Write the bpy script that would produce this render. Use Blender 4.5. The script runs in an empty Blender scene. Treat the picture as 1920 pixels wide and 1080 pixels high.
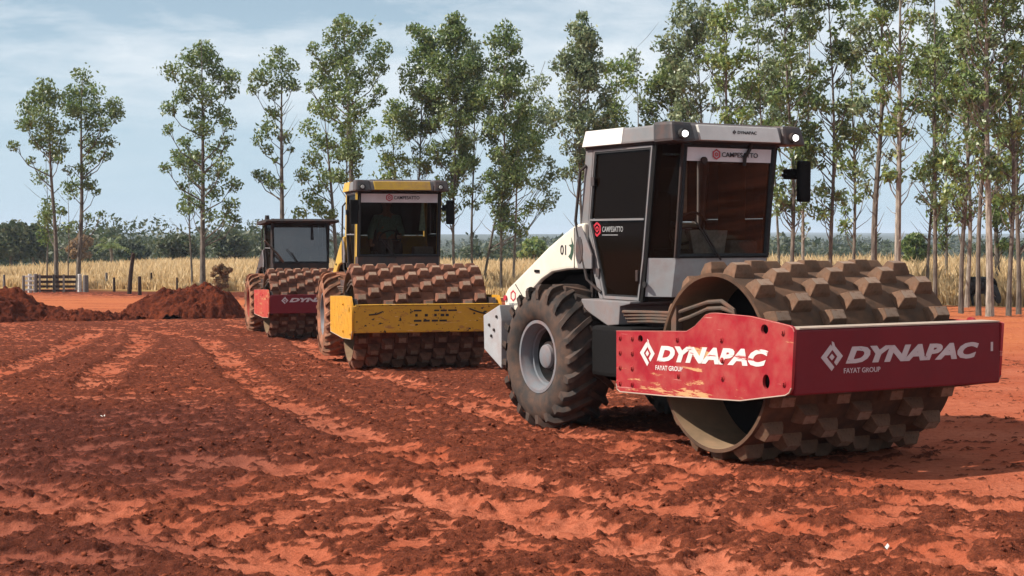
import bpy, bmesh, math, random
import numpy as np
from mathutils import Vector, Matrix

random.seed(7)
RNG = np.random.default_rng(7)
scene = bpy.context.scene
COL = scene.collection

# ------------------------------------------------------------------ camera
F, CH, PITCH = 2905.0, 1.985, 0.033          # focal length in pixels of a 1920 px frame, eye height, tilt
cam_d = bpy.data.cameras.new("camera")
cam = bpy.data.objects.new("camera", cam_d)
COL.objects.link(cam)
cam_d.sensor_width = 36.0
cam_d.lens = 36.0 * F / 1920.0
cam_d.clip_start = 0.1
cam_d.clip_end = 30000
cam.location = (0, 0, CH)
cam.rotation_euler = (math.radians(90) - PITCH, 0, 0)
scene.camera = cam

# ------------------------------------------------------------------ sky and sun
SUN_EL = math.radians(44)
SUN_TO = Vector((-0.99, -0.12, 0)).normalized()          # horizontal direction towards the sun
world = bpy.data.worlds.new("World")
scene.world = world
world.use_nodes = True
wt = world.node_tree
wt.nodes.clear()
N = wt.nodes.new
w_out = N("ShaderNodeOutputWorld")
w_bg = N("ShaderNodeBackground")
w_sky = N("ShaderNodeTexSky")
w_sky.sky_type = 'NISHITA'
w_sky.sun_disc = False
w_sky.sun_elevation = SUN_EL
w_sky.sun_rotation = math.atan2(SUN_TO.x, SUN_TO.y)
w_sky.altitude = 600
w_sky.air_density = 1.0
w_sky.dust_density = 0.9
w_sky.ozone_density = 1.0
w_geo = N("ShaderNodeTexCoord")
w_sep = N("ShaderNodeSeparateXYZ")
wt.links.new(w_geo.outputs["Generated"], w_sep.inputs[0])
w_z = N("ShaderNodeMath"); w_z.operation = 'ADD'; w_z.inputs[1].default_value = 0.10
wt.links.new(w_sep.outputs[2], w_z.inputs[0])
w_zc = N("ShaderNodeMath"); w_zc.operation = 'MAXIMUM'; w_zc.inputs[1].default_value = 0.02
wt.links.new(w_z.outputs[0], w_zc.inputs[0])
w_px = N("ShaderNodeMath"); w_px.operation = 'DIVIDE'
w_py = N("ShaderNodeMath"); w_py.operation = 'DIVIDE'
wt.links.new(w_sep.outputs[0], w_px.inputs[0]); wt.links.new(w_zc.outputs[0], w_px.inputs[1])
wt.links.new(w_sep.outputs[1], w_py.inputs[0]); wt.links.new(w_zc.outputs[0], w_py.inputs[1])
w_cmb = N("ShaderNodeCombineXYZ")
wt.links.new(w_px.outputs[0], w_cmb.inputs[0]); wt.links.new(w_py.outputs[0], w_cmb.inputs[1])


def w_noise(scale, detail, rough, loc, sc=(1, 1, 1)):
    mp = N("ShaderNodeMapping"); mp.inputs["Location"].default_value = loc; mp.inputs["Scale"].default_value = sc
    wt.links.new(w_cmb.outputs[0], mp.inputs[0])
    n = N("ShaderNodeTexNoise"); n.inputs["Scale"].default_value = scale
    n.inputs["Detail"].default_value = detail; n.inputs["Roughness"].default_value = rough
    n.inputs["Distortion"].default_value = 0.3
    wt.links.new(mp.outputs[0], n.inputs["Vector"])
    return n


w_n1 = w_noise(0.42, 6, 0.55, (3.1, 0.55, 0), (0.95, 0.9, 1))
w_n2 = w_noise(3.4, 5, 0.65, (0.3, 1.2, 0), (1.2, 1.0, 1))
w_add = N("ShaderNodeMath"); w_add.operation = 'MULTIPLY_ADD'; w_add.inputs[1].default_value = 0.30
wt.links.new(w_n2.outputs[0], w_add.inputs[0]); wt.links.new(w_n1.outputs[0], w_add.inputs[2])
w_ramp = N("ShaderNodeMapRange"); w_ramp.inputs[1].default_value = 0.52; w_ramp.inputs[2].default_value = 0.72
w_ramp.inputs[3].default_value = 0.0; w_ramp.inputs[4].default_value = 0.80
wt.links.new(w_add.outputs[0], w_ramp.inputs[0])
w_mix = N("ShaderNodeMix"); w_mix.data_type = 'RGBA'
w_mix.inputs[7].default_value = (12.2, 12.8, 13.3, 1)
w_up = N("ShaderNodeMapRange"); w_up.interpolation_type = 'SMOOTHSTEP'       # the cloud sheet thins out low over the horizon
for _i, _v in enumerate((0.035, 0.125, 0.12, 1.0)):
    w_up.inputs[_i + 1].default_value = _v
wt.links.new(w_sep.outputs[2], w_up.inputs[0])
w_cf = N("ShaderNodeMath"); w_cf.operation = 'MULTIPLY'
wt.links.new(w_ramp.outputs[0], w_cf.inputs[0]); wt.links.new(w_up.outputs[0], w_cf.inputs[1])
wt.links.new(w_cf.outputs[0], w_mix.inputs[0])
w_hz = N("ShaderNodeMapRange"); w_hz.interpolation_type = 'SMOOTHSTEP'       # pale air low over the horizon, all the way round
for _i, _v in enumerate((-0.02, 0.36, 0.88, 0.05)):
    w_hz.inputs[_i + 1].default_value = _v
wt.links.new(w_sep.outputs[2], w_hz.inputs[0])
w_low = N("ShaderNodeMix"); w_low.data_type = 'RGBA'
w_low.inputs[7].default_value = (6.9, 9.3, 11.2, 1)
wt.links.new(w_hz.outputs[0], w_low.inputs[0])
wt.links.new(w_sky.outputs[0], w_low.inputs[6])
wt.links.new(w_low.outputs[2], w_mix.inputs[6])
wt.links.new(w_mix.outputs[2], w_bg.inputs[0])
w_bg.inputs[1].default_value = 0.05
wt.links.new(w_bg.outputs[0], w_out.inputs[0])

sun_d = bpy.data.lights.new("sun", 'SUN')
sun = bpy.data.objects.new("sun", sun_d)
COL.objects.link(sun)
sun_d.energy = 5.0
sun_d.angle = math.radians(0.6)
sun_d.color = (1.0, 0.94, 0.85)
sv = Vector((SUN_TO.x * math.cos(SUN_EL), SUN_TO.y * math.cos(SUN_EL), math.sin(SUN_EL)))
sun.rotation_euler = (-sv).to_track_quat('-Z', 'Y').to_euler()
sun.location = (-20, 0, 30)

scene.view_settings.view_transform = 'Standard'
scene.view_settings.look = 'None'
scene.view_settings.exposure = 0.65
scene.view_settings.gamma = 1.0
scene.view_settings.use_curve_mapping = False
scene.cycles.max_bounces = 6
scene.cycles.transparent_max_bounces = 12
scene.cycles.volume_bounces = 0

HAZE = 0.00022


# ------------------------------------------------------------------ numpy noise and the lie of the land
def _hash(ix, iy, seed):
    h = (ix.astype(np.int64) * 374761393 + iy.astype(np.int64) * 668265263 + seed * 1442695041) & 0x7FFFFFFF
    h = ((h ^ (h >> 13)) * 1274126177) & 0x7FFFFFFF
    return ((h ^ (h >> 16)) & 0xFFFF) / 65535.0


def vnoise(x, y, seed=0):
    xi, yi = np.floor(x), np.floor(y)
    fx, fy = x - xi, y - yi
    u, v = fx * fx * (3 - 2 * fx), fy * fy * (3 - 2 * fy)
    a = _hash(xi, yi, seed); b = _hash(xi + 1, yi, seed)
    c = _hash(xi, yi + 1, seed); d = _hash(xi + 1, yi + 1, seed)
    return (a * (1 - u) + b * u) * (1 - v) + (c * (1 - u) + d * u) * v


def fbm(x, y, octaves=4, seed=0, gain=0.5):
    s, a, t = 0, 1.0, 0
    for k in range(octaves):
        s = s + a * vnoise(x * 2 ** k + 17.3 * k, y * 2 ** k - 9.1 * k, seed + k)
        t += a
        a *= gain
    return s / t


def sstep(a, b, v):
    t = np.clip((v - a) / (b - a), 0, 1)
    return t * t * (3 - 2 * t)


def zbase(x, y):
    x = np.asarray(x, float); y = np.asarray(y, float)
    z = -0.5 * sstep(16, 41, y) - 0.008 * np.clip(y - 40, 0, 60)
    z = z - 3.5 * sstep(110, 420, y)
    far = 4.5 + 13.0 * sstep(900, 3600, y) * (0.45 + 0.9 * fbm(x / 900.0 + 3, y / 1500.0, 3, 5)) \
        + 9.0 * sstep(3300, 5200, y) * fbm(x / 1300.0, y / 1900.0, 2, 9) - 4.5
    return z + far * sstep(420, 1300, y) - 5.0 * sstep(200, 900, x) * sstep(900, 1500, y) * (1 - sstep(3000, 4500, y))


def zg(x, y):
    return float(zbase(x, y))


def ground_at(u, v):
    """the point of the land that shows at pixel u, v of the 1920 x 1080 photograph"""
    dx, dz = (u - 960) / F, -(v - 540) / F
    c, s = math.cos(PITCH), math.sin(PITCH)
    r = (dx, c + dz * s, -s + dz * c)
    t = -CH / r[2]
    for _ in range(40):
        z = zg(r[0] * t, r[1] * t)
        t = 0.5 * t + 0.5 * (z - CH) / r[2]
    return r[0] * t, r[1] * t


def at_depth(u, v, y):
    """point at distance y seen at pixel u, v"""
    dx, dz = (u - 960) / F, -(v - 540) / F
    c, s = math.cos(PITCH), math.sin(PITCH)
    t = y / (c + dz * s)
    return dx * t, CH + (-s + dz * c) * t


def field_edge(x):
    return 79 - 0.62 * (x + 16)


# ------------------------------------------------------------------ materials
def mat_new(name):
    m = bpy.data.materials.new(name)
    m.use_nodes = True
    nt = m.node_tree
    b = nt.nodes["Principled BSDF"]
    return m, nt, b


def tex_noise(nt, scale, detail=4, rough=0.55, coord="Object", dist=0.0, sc=(1, 1, 1), loc=(0, 0, 0)):
    tc = nt.nodes.new("ShaderNodeTexCoord")
    mp = nt.nodes.new("ShaderNodeMapping")
    mp.inputs["Scale"].default_value = sc
    mp.inputs["Location"].default_value = loc
    nt.links.new(tc.outputs[coord], mp.inputs[0])
    n = nt.nodes.new("ShaderNodeTexNoise")
    n.inputs["Scale"].default_value = scale
    n.inputs["Detail"].default_value = detail
    n.inputs["Roughness"].default_value = rough
    n.inputs["Distortion"].default_value = dist
    nt.links.new(mp.outputs[0], n.inputs["Vector"])
    return n


def rng_node(nt, src, a, b, c=0.0, d=1.0):
    r = nt.nodes.new("ShaderNodeMapRange")
    for i, v in enumerate((a, b, c, d)):
        r.inputs[i + 1].default_value = v
    nt.links.new(src, r.inputs[0])
    return r.outputs[0]


ALB = 0.82        # the picture is exposed a little brighter than neutral; surfaces are that much darker


def mixc(nt, fac, a, b):
    m = nt.nodes.new("ShaderNodeMix")
    m.data_type = 'RGBA'
    for val, i in ((a, 6), (b, 7)):
        if isinstance(val, tuple):
            m.inputs[i].default_value = (*(v_ * ALB for v_ in val), 1)
        else:
            nt.links.new(val, m.inputs[i])
    if isinstance(fac, float):
        m.inputs[0].default_value = fac
    else:
        nt.links.new(fac, m.inputs[0])
    return m.outputs[2]


def math_node(nt, op, a, b=None, clamp=False, c=None):
    m = nt.nodes.new("ShaderNodeMath")
    m.operation = op
    m.use_clamp = clamp
    for i, v in enumerate((a, b, c)):
        if v is None:
            continue
        if isinstance(v, (int, float)):
            m.inputs[i].default_value = v
        else:
            nt.links.new(v, m.inputs[i])
    return m.outputs[0]


def bump(nt, b, h, strength, dist=0.02):
    bp = nt.nodes.new("ShaderNodeBump")
    bp.inputs["Strength"].default_value = strength
    bp.inputs["Distance"].default_value = dist
    nt.links.new(h, bp.inputs["Height"])
    nt.links.new(bp.outputs[0], b.inputs["Normal"])


DUST = (0.26, 0.085, 0.04)


def paint(name, col, rough=0.45, dust=0.25, dust_col=DUST, wear=0.0, wear_col=(0.42, 0.25, 0.12), low=None, patch=None, metal=0.0, spots=0.0, spot_col=(0.03, 0.02, 0.015), objvar=False):
    m, nt, b = mat_new(name)
    n1 = tex_noise(nt, 2.2, 6, 0.65)
    n2 = tex_noise(nt, 9.0, 5, 0.6)
    var = mixc(nt, rng_node(nt, n1.outputs[0], 0.3, 0.7), tuple(c * 0.82 for c in col), tuple(min(1, c * 1.1) for c in col))
    out = var
    if objvar:
        oi = nt.nodes.new("ShaderNodeObjectInfo")
        out = mixc(nt, rng_node(nt, oi.outputs["Random"], 0, 1, 0, 0.75), out, tuple(c * 0.5 for c in col))
        ng = tex_noise(nt, 26.0, 5, 0.7)
        out = mixc(nt, rng_node(nt, ng.outputs[0], 0.5, 0.62, 0, 0.7), out, (0.10, 0.045, 0.025))
    if dust > 0:
        s = math_node(nt, 'MULTIPLY', n1.outputs[0], n2.outputs[0])
        out = mixc(nt, rng_node(nt, s, 0.16, 0.42, 0.0, dust * 1.6), out, dust_col)
    rgh = rough
    if wear > 0:
        n3 = tex_noise(nt, 7.0, 9, 0.68, dist=0.5, sc=(0.28, 0.8, 1.9))
        w = rng_node(nt, n3.outputs[0], 0.66 - wear * 0.25, 0.69 - wear * 0.25)
        if low is not None:
            tc = nt.nodes.new("ShaderNodeTexCoord")
            sp = nt.nodes.new("ShaderNodeSeparateXYZ")
            nt.links.new(tc.outputs["Object"], sp.inputs[0])
            lw = rng_node(nt, sp.outputs[2], low[0], low[1], 0.17, 0.0)
            s2 = math_node(nt, 'ADD', n3.outputs[0], lw)
            if patch:
                dx = math_node(nt, 'MULTIPLY', math_node(nt, 'SUBTRACT', sp.outputs[0], patch[0][0]), 0.75)
                dz = math_node(nt, 'MULTIPLY', math_node(nt, 'SUBTRACT', sp.outputs[2], patch[0][1]), 1.9)
                dd = math_node(nt, 'SQRT', math_node(nt, 'ADD', math_node(nt, 'MULTIPLY', dx, dx), math_node(nt, 'MULTIPLY', dz, dz)))
                s2 = math_node(nt, 'ADD', s2, rng_node(nt, dd, 0.02, patch[1], 0.22, 0.0))
            w = rng_node(nt, s2, 0.66, 0.70)
        out = mixc(nt, w, out, wear_col)
        ns = tex_noise(nt, 3.5, 5, 0.6, dist=0.2, sc=(0.35, 1.0, 9.0))
        out = mixc(nt, rng_node(nt, ns.outputs[0], 0.655, 0.675, 0, 0.8), out, tuple(0.5 * a_ + 0.5 * b_ for a_, b_ in zip(col, (0.75, 0.5, 0.4))))
    if spots > 0:
        n4 = tex_noise(nt, 16.0, 3, 0.5, sc=(0.8, 0.8, 1.2))
        out = mixc(nt, rng_node(nt, n4.outputs[0], 0.71 - spots * 0.1, 0.73 - spots * 0.1), out, spot_col)
    nt.links.new(out, b.inputs["Base Color"])
    b.inputs["Metallic"].default_value = metal
    b.inputs["Specular IOR Level"].default_value = max(0.05, 0.42 - 0.75 * dust)
    nt.links.new(rng_node(nt, n2.outputs[0], 0.3, 0.7, rgh * 0.85, min(1, rgh * 1.25)), b.inputs["Roughness"])
    bump(nt, b, n2.outputs[0], 0.12, 0.01)
    return m


def plain(name, col, rough=0.6, metal=0.0, scale=30, amt=0.25):
    m, nt, b = mat_new(name)
    n = tex_noise(nt, scale, 4, 0.6)
    nt.links.new(mixc(nt, rng_node(nt, n.outputs[0], 0.3, 0.7), tuple(c * (1 - amt) for c in col), tuple(min(1, c * (1 + amt)) for c in col)), b.inputs["Base Color"])
    b.inputs["Roughness"].default_value = rough
    b.inputs["Metallic"].default_value = metal
    b.inputs["Specular IOR Level"].default_value = 0.5 if rough < 0.55 else 0.12
    return m


def glass_mat(name, tint=(0.30, 0.31, 0.30), gloss=0.10, dustc=(0.30, 0.17, 0.11), dust=0.10, fm=0.32):
    m = bpy.data.materials.new(name)
    m.use_nodes = True
    nt = m.node_tree
    nt.nodes.clear()
    o = nt.nodes.new("ShaderNodeOutputMaterial")
    tr = nt.nodes.new("ShaderNodeBsdfTransparent"); tr.inputs[0].default_value = (*tint, 1)
    gl = nt.nodes.new("ShaderNodeBsdfGlossy"); gl.inputs["Roughness"].default_value = 0.03
    gl.inputs[0].default_value = (0.9, 0.95, 1.0, 1)
    df = nt.nodes.new("ShaderNodeBsdfDiffuse"); df.inputs[0].default_value = (*dustc, 1)
    fr = nt.nodes.new("ShaderNodeFresnel"); fr.inputs[0].default_value = 1.5
    n = tex_noise(nt, 3.0, 5, 0.6)
    mx = nt.nodes.new("ShaderNodeMixShader")
    nt.links.new(math_node(nt, 'MULTIPLY_ADD', fr.outputs[0], fm, True, gloss), mx.inputs[0])
    nt.links.new(tr.outputs[0], mx.inputs[1]); nt.links.new(gl.outputs[0], mx.inputs[2])
    m2 = nt.nodes.new("ShaderNodeMixShader")
    nt.links.new(rng_node(nt, n.outputs[0], 0.35, 0.75, 0.02, dust * 2), m2.inputs[0])
    nt.links.new(mx.outputs[0], m2.inputs[1]); nt.links.new(df.outputs[0], m2.inputs[2])
    nt.links.new(m2.outputs[0], o.inputs[0])
    return m


def leaf_mat(name, cols, rough=0.42):
    cols = [tuple(x * (1.5 if 'eucalyptus' in name else 0.85) for x in c) for c in cols]
    m, nt, b = mat_new(name)
    g = nt.nodes.new("ShaderNodeNewGeometry")
    ramp = nt.nodes.new("ShaderNodeValToRGB")
    el = ramp.color_ramp.elements
    el[0].position = 0; el[0].color = (*cols[0], 1)
    el[1].position = 1; el[1].color = (*cols[-1], 1)
    for i, c in enumerate(cols[1:-1], 1):
        e = el.new(i / (len(cols) - 1)); e.color = (*c, 1)
    nt.links.new(g.outputs["Random Per Island"], ramp.inputs[0])
    n = tex_noise(nt, 0.55, 3, 0.5, coord="Object")
    nt.links.new(mixc(nt, rng_node(nt, n.outputs[0], 0.35, 0.7, 0.0, 0.55), ramp.outputs[0], cols[-1]), b.inputs["Base Color"])
    b.inputs["Roughness"].default_value = rough
    b.inputs["Specular IOR Level"].default_value = 0.6
    tl = nt.nodes.new("ShaderNodeBsdfTranslucent")
    nt.links.new(ramp.outputs[0], tl.inputs[0])
    ms = nt.nodes.new("ShaderNodeMixShader"); ms.inputs[0].default_value = 0.38
    out = nt.nodes["Material Output"]
    nt.links.new(b.outputs[0], ms.inputs[1]); nt.links.new(tl.outputs[0], ms.inputs[2])
    nt.links.new(ms.outputs[0], out.inputs[0])
    return m


# ------------------------------------------------------------------ mesh builder
class MB:
    def __init__(self):
        self.v, self.f = [], []

    def add(self, vs, fs):
        o = len(self.v)
        self.v += [tuple(p) for p in vs]
        self.f += [tuple(i + o for i in q) for q in fs]
        return self

    def box(self, x0, x1, y0, y1, z0, z1):
        vs = [(x, y, z) for x in (x0, x1) for y in (y0, y1) for z in (z0, z1)]
        return self.add(vs, [(0, 1, 3, 2), (4, 6, 7, 5), (0, 4, 5, 1), (2, 3, 7, 6), (0, 2, 6, 4), (1, 5, 7, 3)])

    def hexa(self, bottom, top):
        """two quads, four points each"""
        vs = list(bottom) + list(top)
        return self.add(vs, [(3, 2, 1, 0), (4, 5, 6, 7)] + [(i, (i + 1) % 4, 4 + (i + 1) % 4, 4 + i) for i in range(4)])

    def prism(self, poly, a, b, axis='y'):
        n = len(poly)
        if axis == 'y':
            vs = [(p[0], a, p[1]) for p in poly] + [(p[0], b, p[1]) for p in poly]
        elif axis == 'x':
            vs = [(a, p[0], p[1]) for p in poly] + [(b, p[0], p[1]) for p in poly]
        else:
            vs = [(p[0], p[1], a) for p in poly] + [(p[0], p[1], b) for p in poly]
        return self.add(vs, [tuple(range(n)), tuple(range(2 * n - 1, n - 1, -1))] + [(i, i + n, (i + 1) % n + n, (i + 1) % n) for i in range(n)])

    def cyl(self, p0, p1, r0, r1=None, n=16, cap=True):
        r1 = r0 if r1 is None else r1
        p0, p1 = Vector(p0), Vector(p1)
        d = (p1 - p0).normalized()
        u = d.orthogonal().normalized(); w = d.cross(u)
        vs = []
        for p, r in ((p0, r0), (p1, r1)):
            for k in range(n):
                a = 2 * math.pi * k / n
                vs.append(p + (u * math.cos(a) + w * math.sin(a)) * r)
        fs = [(k, (k + 1) % n, n + (k + 1) % n, n + k) for k in range(n)]
        if cap:
            fs += [tuple(range(n - 1, -1, -1)), tuple(range(n, 2 * n))]
        return self.add(vs, fs)

    def tube(self, pts, r, n=8, rad=None):
        pts = [Vector(p) for p in pts]
        vs, fs = [], []
        u = None
        for i, p in enumerate(pts):
            d = (pts[min(i + 1, len(pts) - 1)] - pts[max(i - 1, 0)]).normalized()
            if u is None:
                u = d.orthogonal().normalized()
            u = (u - d * u.dot(d)).normalized()
            w = d.cross(u)
            rr = rad[i] if rad else r
            for k in range(n):
                a = 2 * math.pi * k / n
                vs.append(p + (u * math.cos(a) + w * math.sin(a)) * rr)
        for i in range(len(pts) - 1):
            for k in range(n):
                fs.append((i * n + k, i * n + (k + 1) % n, (i + 1) * n + (k + 1) % n, (i + 1) * n + k))
        m = (len(pts) - 1) * n
        fs += [tuple(range(n - 1, -1, -1)), tuple(range(m, m + n))]
        return self.add(vs, fs)

    def lathe_y(self, prof, cx, cz, n=48):
        """profile of (y, r) turned about the line x=cx, z=cz"""
        m = len(prof)
        vs, fs = [], []
        for k in range(n):
            a = 2 * math.pi * k / n
            for (y, r) in prof:
                vs.append((cx + r * math.cos(a), y, cz + r * math.sin(a)))
        for k in range(n):
            k2 = (k + 1) % n
            for i in range(m - 1):
                fs.append((k * m + i, k * m + i + 1, k2 * m + i + 1, k2 * m + i))
        return self.add(vs, fs)

    def mesh(self, name):
        me = bpy.data.meshes.new(name)
        me.from_pydata([tuple(map(float, p)) for p in self.v], [], self.f)
        bm = bmesh.new(); bm.from_mesh(me)
        bmesh.ops.recalc_face_normals(bm, faces=bm.faces)
        bm.to_mesh(me); bm.free()
        return me

    def build(self, name, mat, parent=None, bevel=0.0, smooth=False, label=None, seg=2):
        me = self.mesh(name)
        if bevel > 0:
            bm = bmesh.new(); bm.from_mesh(me)
            es = [e for e in bm.edges if len(e.link_faces) == 2 and e.calc_face_angle(0) > 0.5]
            bmesh.ops.bevel(bm, geom=es, offset=bevel, segments=seg, affect='EDGES', profile=0.6, clamp_overlap=True)
            bm.to_mesh(me); bm.free()
        return link(name, me, mat, parent, smooth, label)


def link(name, me, mat, parent=None, smooth=False, label=None):
    if mat is not None and not me.materials:
        me.materials.append(mat)
    if smooth:
        for p in me.polygons:
            p.use_smooth = True
        if smooth != 'all':
            me.set_sharp_from_angle(angle=math.radians(38))
    o = bpy.data.objects.new(name, me)
    COL.objects.link(o)
    if parent is not None:
        o.parent = parent
    if label:
        o["label"] = label
    return o


def tag(o, label=None, category=None, group=None, kind=None):
    if label: o["label"] = label
    if category: o["category"] = category
    if group: o["group"] = group
    if kind: o["kind"] = kind
    return o


def empty(name, loc=(0, 0, 0), rz=0.0):
    o = bpy.data.objects.new(name, None)
    o.empty_display_size = 0.3
    COL.objects.link(o)
    o.location = loc
    o.rotation_euler = (0, 0, rz)
    return o


def curve_mesh(loops, t):
    """filled outline with holes in the XY plane, thickness 2t"""
    cu = bpy.data.curves.new("outline", 'CURVE')
    cu.dimensions = '2D'; cu.fill_mode = 'BOTH'; cu.extrude = t
    for lp in loops:
        s = cu.splines.new('POLY')
        s.points.add(len(lp) - 1)
        for i, p in enumerate(lp):
            s.points[i].co = (p[0], p[1], 0, 1)
        s.use_cyclic_u = True
    o = bpy.data.objects.new("outline", cu)
    me = bpy.data.meshes.new_from_object(o)
    bpy.data.objects.remove(o); bpy.data.curves.remove(cu)
    return me


def text_mesh(txt, box, t=0.002, shear=0.0, bold=0.0, slope=0.0, spacing=1.0):
    """lettering stretched into box = (x0, x1, y0, y1) of the XY plane"""
    cu = bpy.data.curves.new("text", 'FONT')
    cu.body = txt; cu.extrude = 0.01; cu.shear = shear; cu.offset = bold; cu.resolution_u = 3
    cu.space_character = spacing
    o = bpy.data.objects.new("text", cu)
    me = bpy.data.meshes.new_from_object(o)
    bpy.data.objects.remove(o); bpy.data.curves.remove(cu)
    co = np.array([v.co[:] for v in me.vertices])
    lo, hi = co.min(0), co.max(0)
    x = box[0] + (co[:, 0] - lo[0]) / (hi[0] - lo[0]) * (box[1] - box[0])
    y = box[2] + (co[:, 1] - lo[1]) / (hi[1] - lo[1]) * (box[3] - box[2]) + slope * (x - box[0])
    z = np.sign(co[:, 2]) * t
    me.vertices.foreach_set("co", np.stack([x, y, z], 1).ravel())
    me.update()
    return me


M_SIDE = Matrix(((1, 0, 0, 0), (0, 0, -1, 0), (0, 1, 0, 0), (0, 0, 0, 1)))      # x->X, y->Z, z->-Y
M_FRONT = Matrix(((0, 0, 1, 0), (1, 0, 0, 0), (0, 1, 0, 0), (0, 0, 0, 1)))      # x->Y, y->Z, z->+X


def oval(cx, cy, rx, ry, n=16):
    return [(cx + rx * math.cos(2 * math.pi * k / n), cy + ry * math.sin(2 * math.pi * k / n)) for k in range(n)]


# ------------------------------------------------------------------ material list
M = {}
M['leaf_a'] = leaf_mat("eucalyptus_leaves", [(0.03, 0.06, 0.018), (0.06, 0.10, 0.028), (0.10, 0.145, 0.04), (0.16, 0.18, 0.06)])
M['leaf_b'] = leaf_mat("eucalyptus_leaves_yellowish", [(0.045, 0.085, 0.02), (0.085, 0.14, 0.035), (0.14, 0.19, 0.05), (0.22, 0.23, 0.07)])
M['leaf_c'] = leaf_mat("eucalyptus_leaves_greyish", [(0.04, 0.07, 0.035), (0.075, 0.11, 0.05), (0.13, 0.16, 0.075), (0.21, 0.23, 0.12)])
M['leaf_far'] = leaf_mat("woodland_leaves", [(0.035, 0.060, 0.025), (0.055, 0.085, 0.032), (0.09, 0.11, 0.045), (0.13, 0.13, 0.055)], 0.6)
M['leaf_dry'] = leaf_mat("dry_twigs", [(0.26, 0.15, 0.08), (0.36, 0.22, 0.11), (0.46, 0.30, 0.16), (0.30, 0.20, 0.10)], 0.8)
M['grass'] = leaf_mat("dry_grass_blades", [(0.60, 0.40, 0.19), (0.76, 0.54, 0.28), (0.90, 0.70, 0.42), (0.66, 0.46, 0.22)], 0.7)


def bark_mat(name, a, b_):
    m, nt, b = mat_new(name)
    n = tex_noise(nt, 3.0, 6, 0.65, sc=(2.5, 2.5, 0.7))
    n2 = tex_noise(nt, 14.0, 4, 0.6, sc=(2, 2, 0.4))
    c = mixc(nt, rng_node(nt, n.outputs[0], 0.4, 0.62), a, b_)
    c = mixc(nt, rng_node(nt, n2.outputs[0], 0.55, 0.75, 0, 0.6), c, tuple(x * 0.45 for x in a))
    nt.links.new(c, b.inputs["Base Color"])
    b.inputs["Roughness"].default_value = 0.85
    bump(nt, b, n2.outputs[0], 0.5, 0.02)
    return m


M['bark'] = bark_mat("eucalyptus_bark", (0.075, 0.056, 0.044), (0.22, 0.18, 0.14))
M['bark_pale'] = bark_mat("pale_eucalyptus_bark", (0.17, 0.135, 0.105), (0.42, 0.36, 0.29))
M['wood_dark'] = plain("dark_weathered_wood", (0.055, 0.035, 0.028), 0.9, scale=12)
M['wood_grey'] = plain("grey_weathered_wood", (0.20, 0.175, 0.16), 0.9, scale=12)
M['whitewash'] = plain("peeling_whitewash", (0.62, 0.60, 0.56), 0.9, scale=10, amt=0.35)


def soil_clod_mat():
    m, nt, b = mat_new("soil_clods")
    g = nt.nodes.new("ShaderNodeNewGeometry")
    n = tex_noise(nt, 25, 3)
    c = mixc(nt, g.outputs["Random Per Island"], (0.12, 0.030, 0.016), (0.25, 0.065, 0.032))
    nt.links.new(mixc(nt, rng_node(nt, n.outputs[0], 0.4, 0.7, 0, 0.5), c, (0.11, 0.028, 0.015)), b.inputs["Base Color"])
    b.inputs["Roughness"].default_value = 0.95
    b.inputs["Specular IOR Level"].default_value = 0.04
    return m


M['clod'] = soil_clod_mat()


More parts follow.
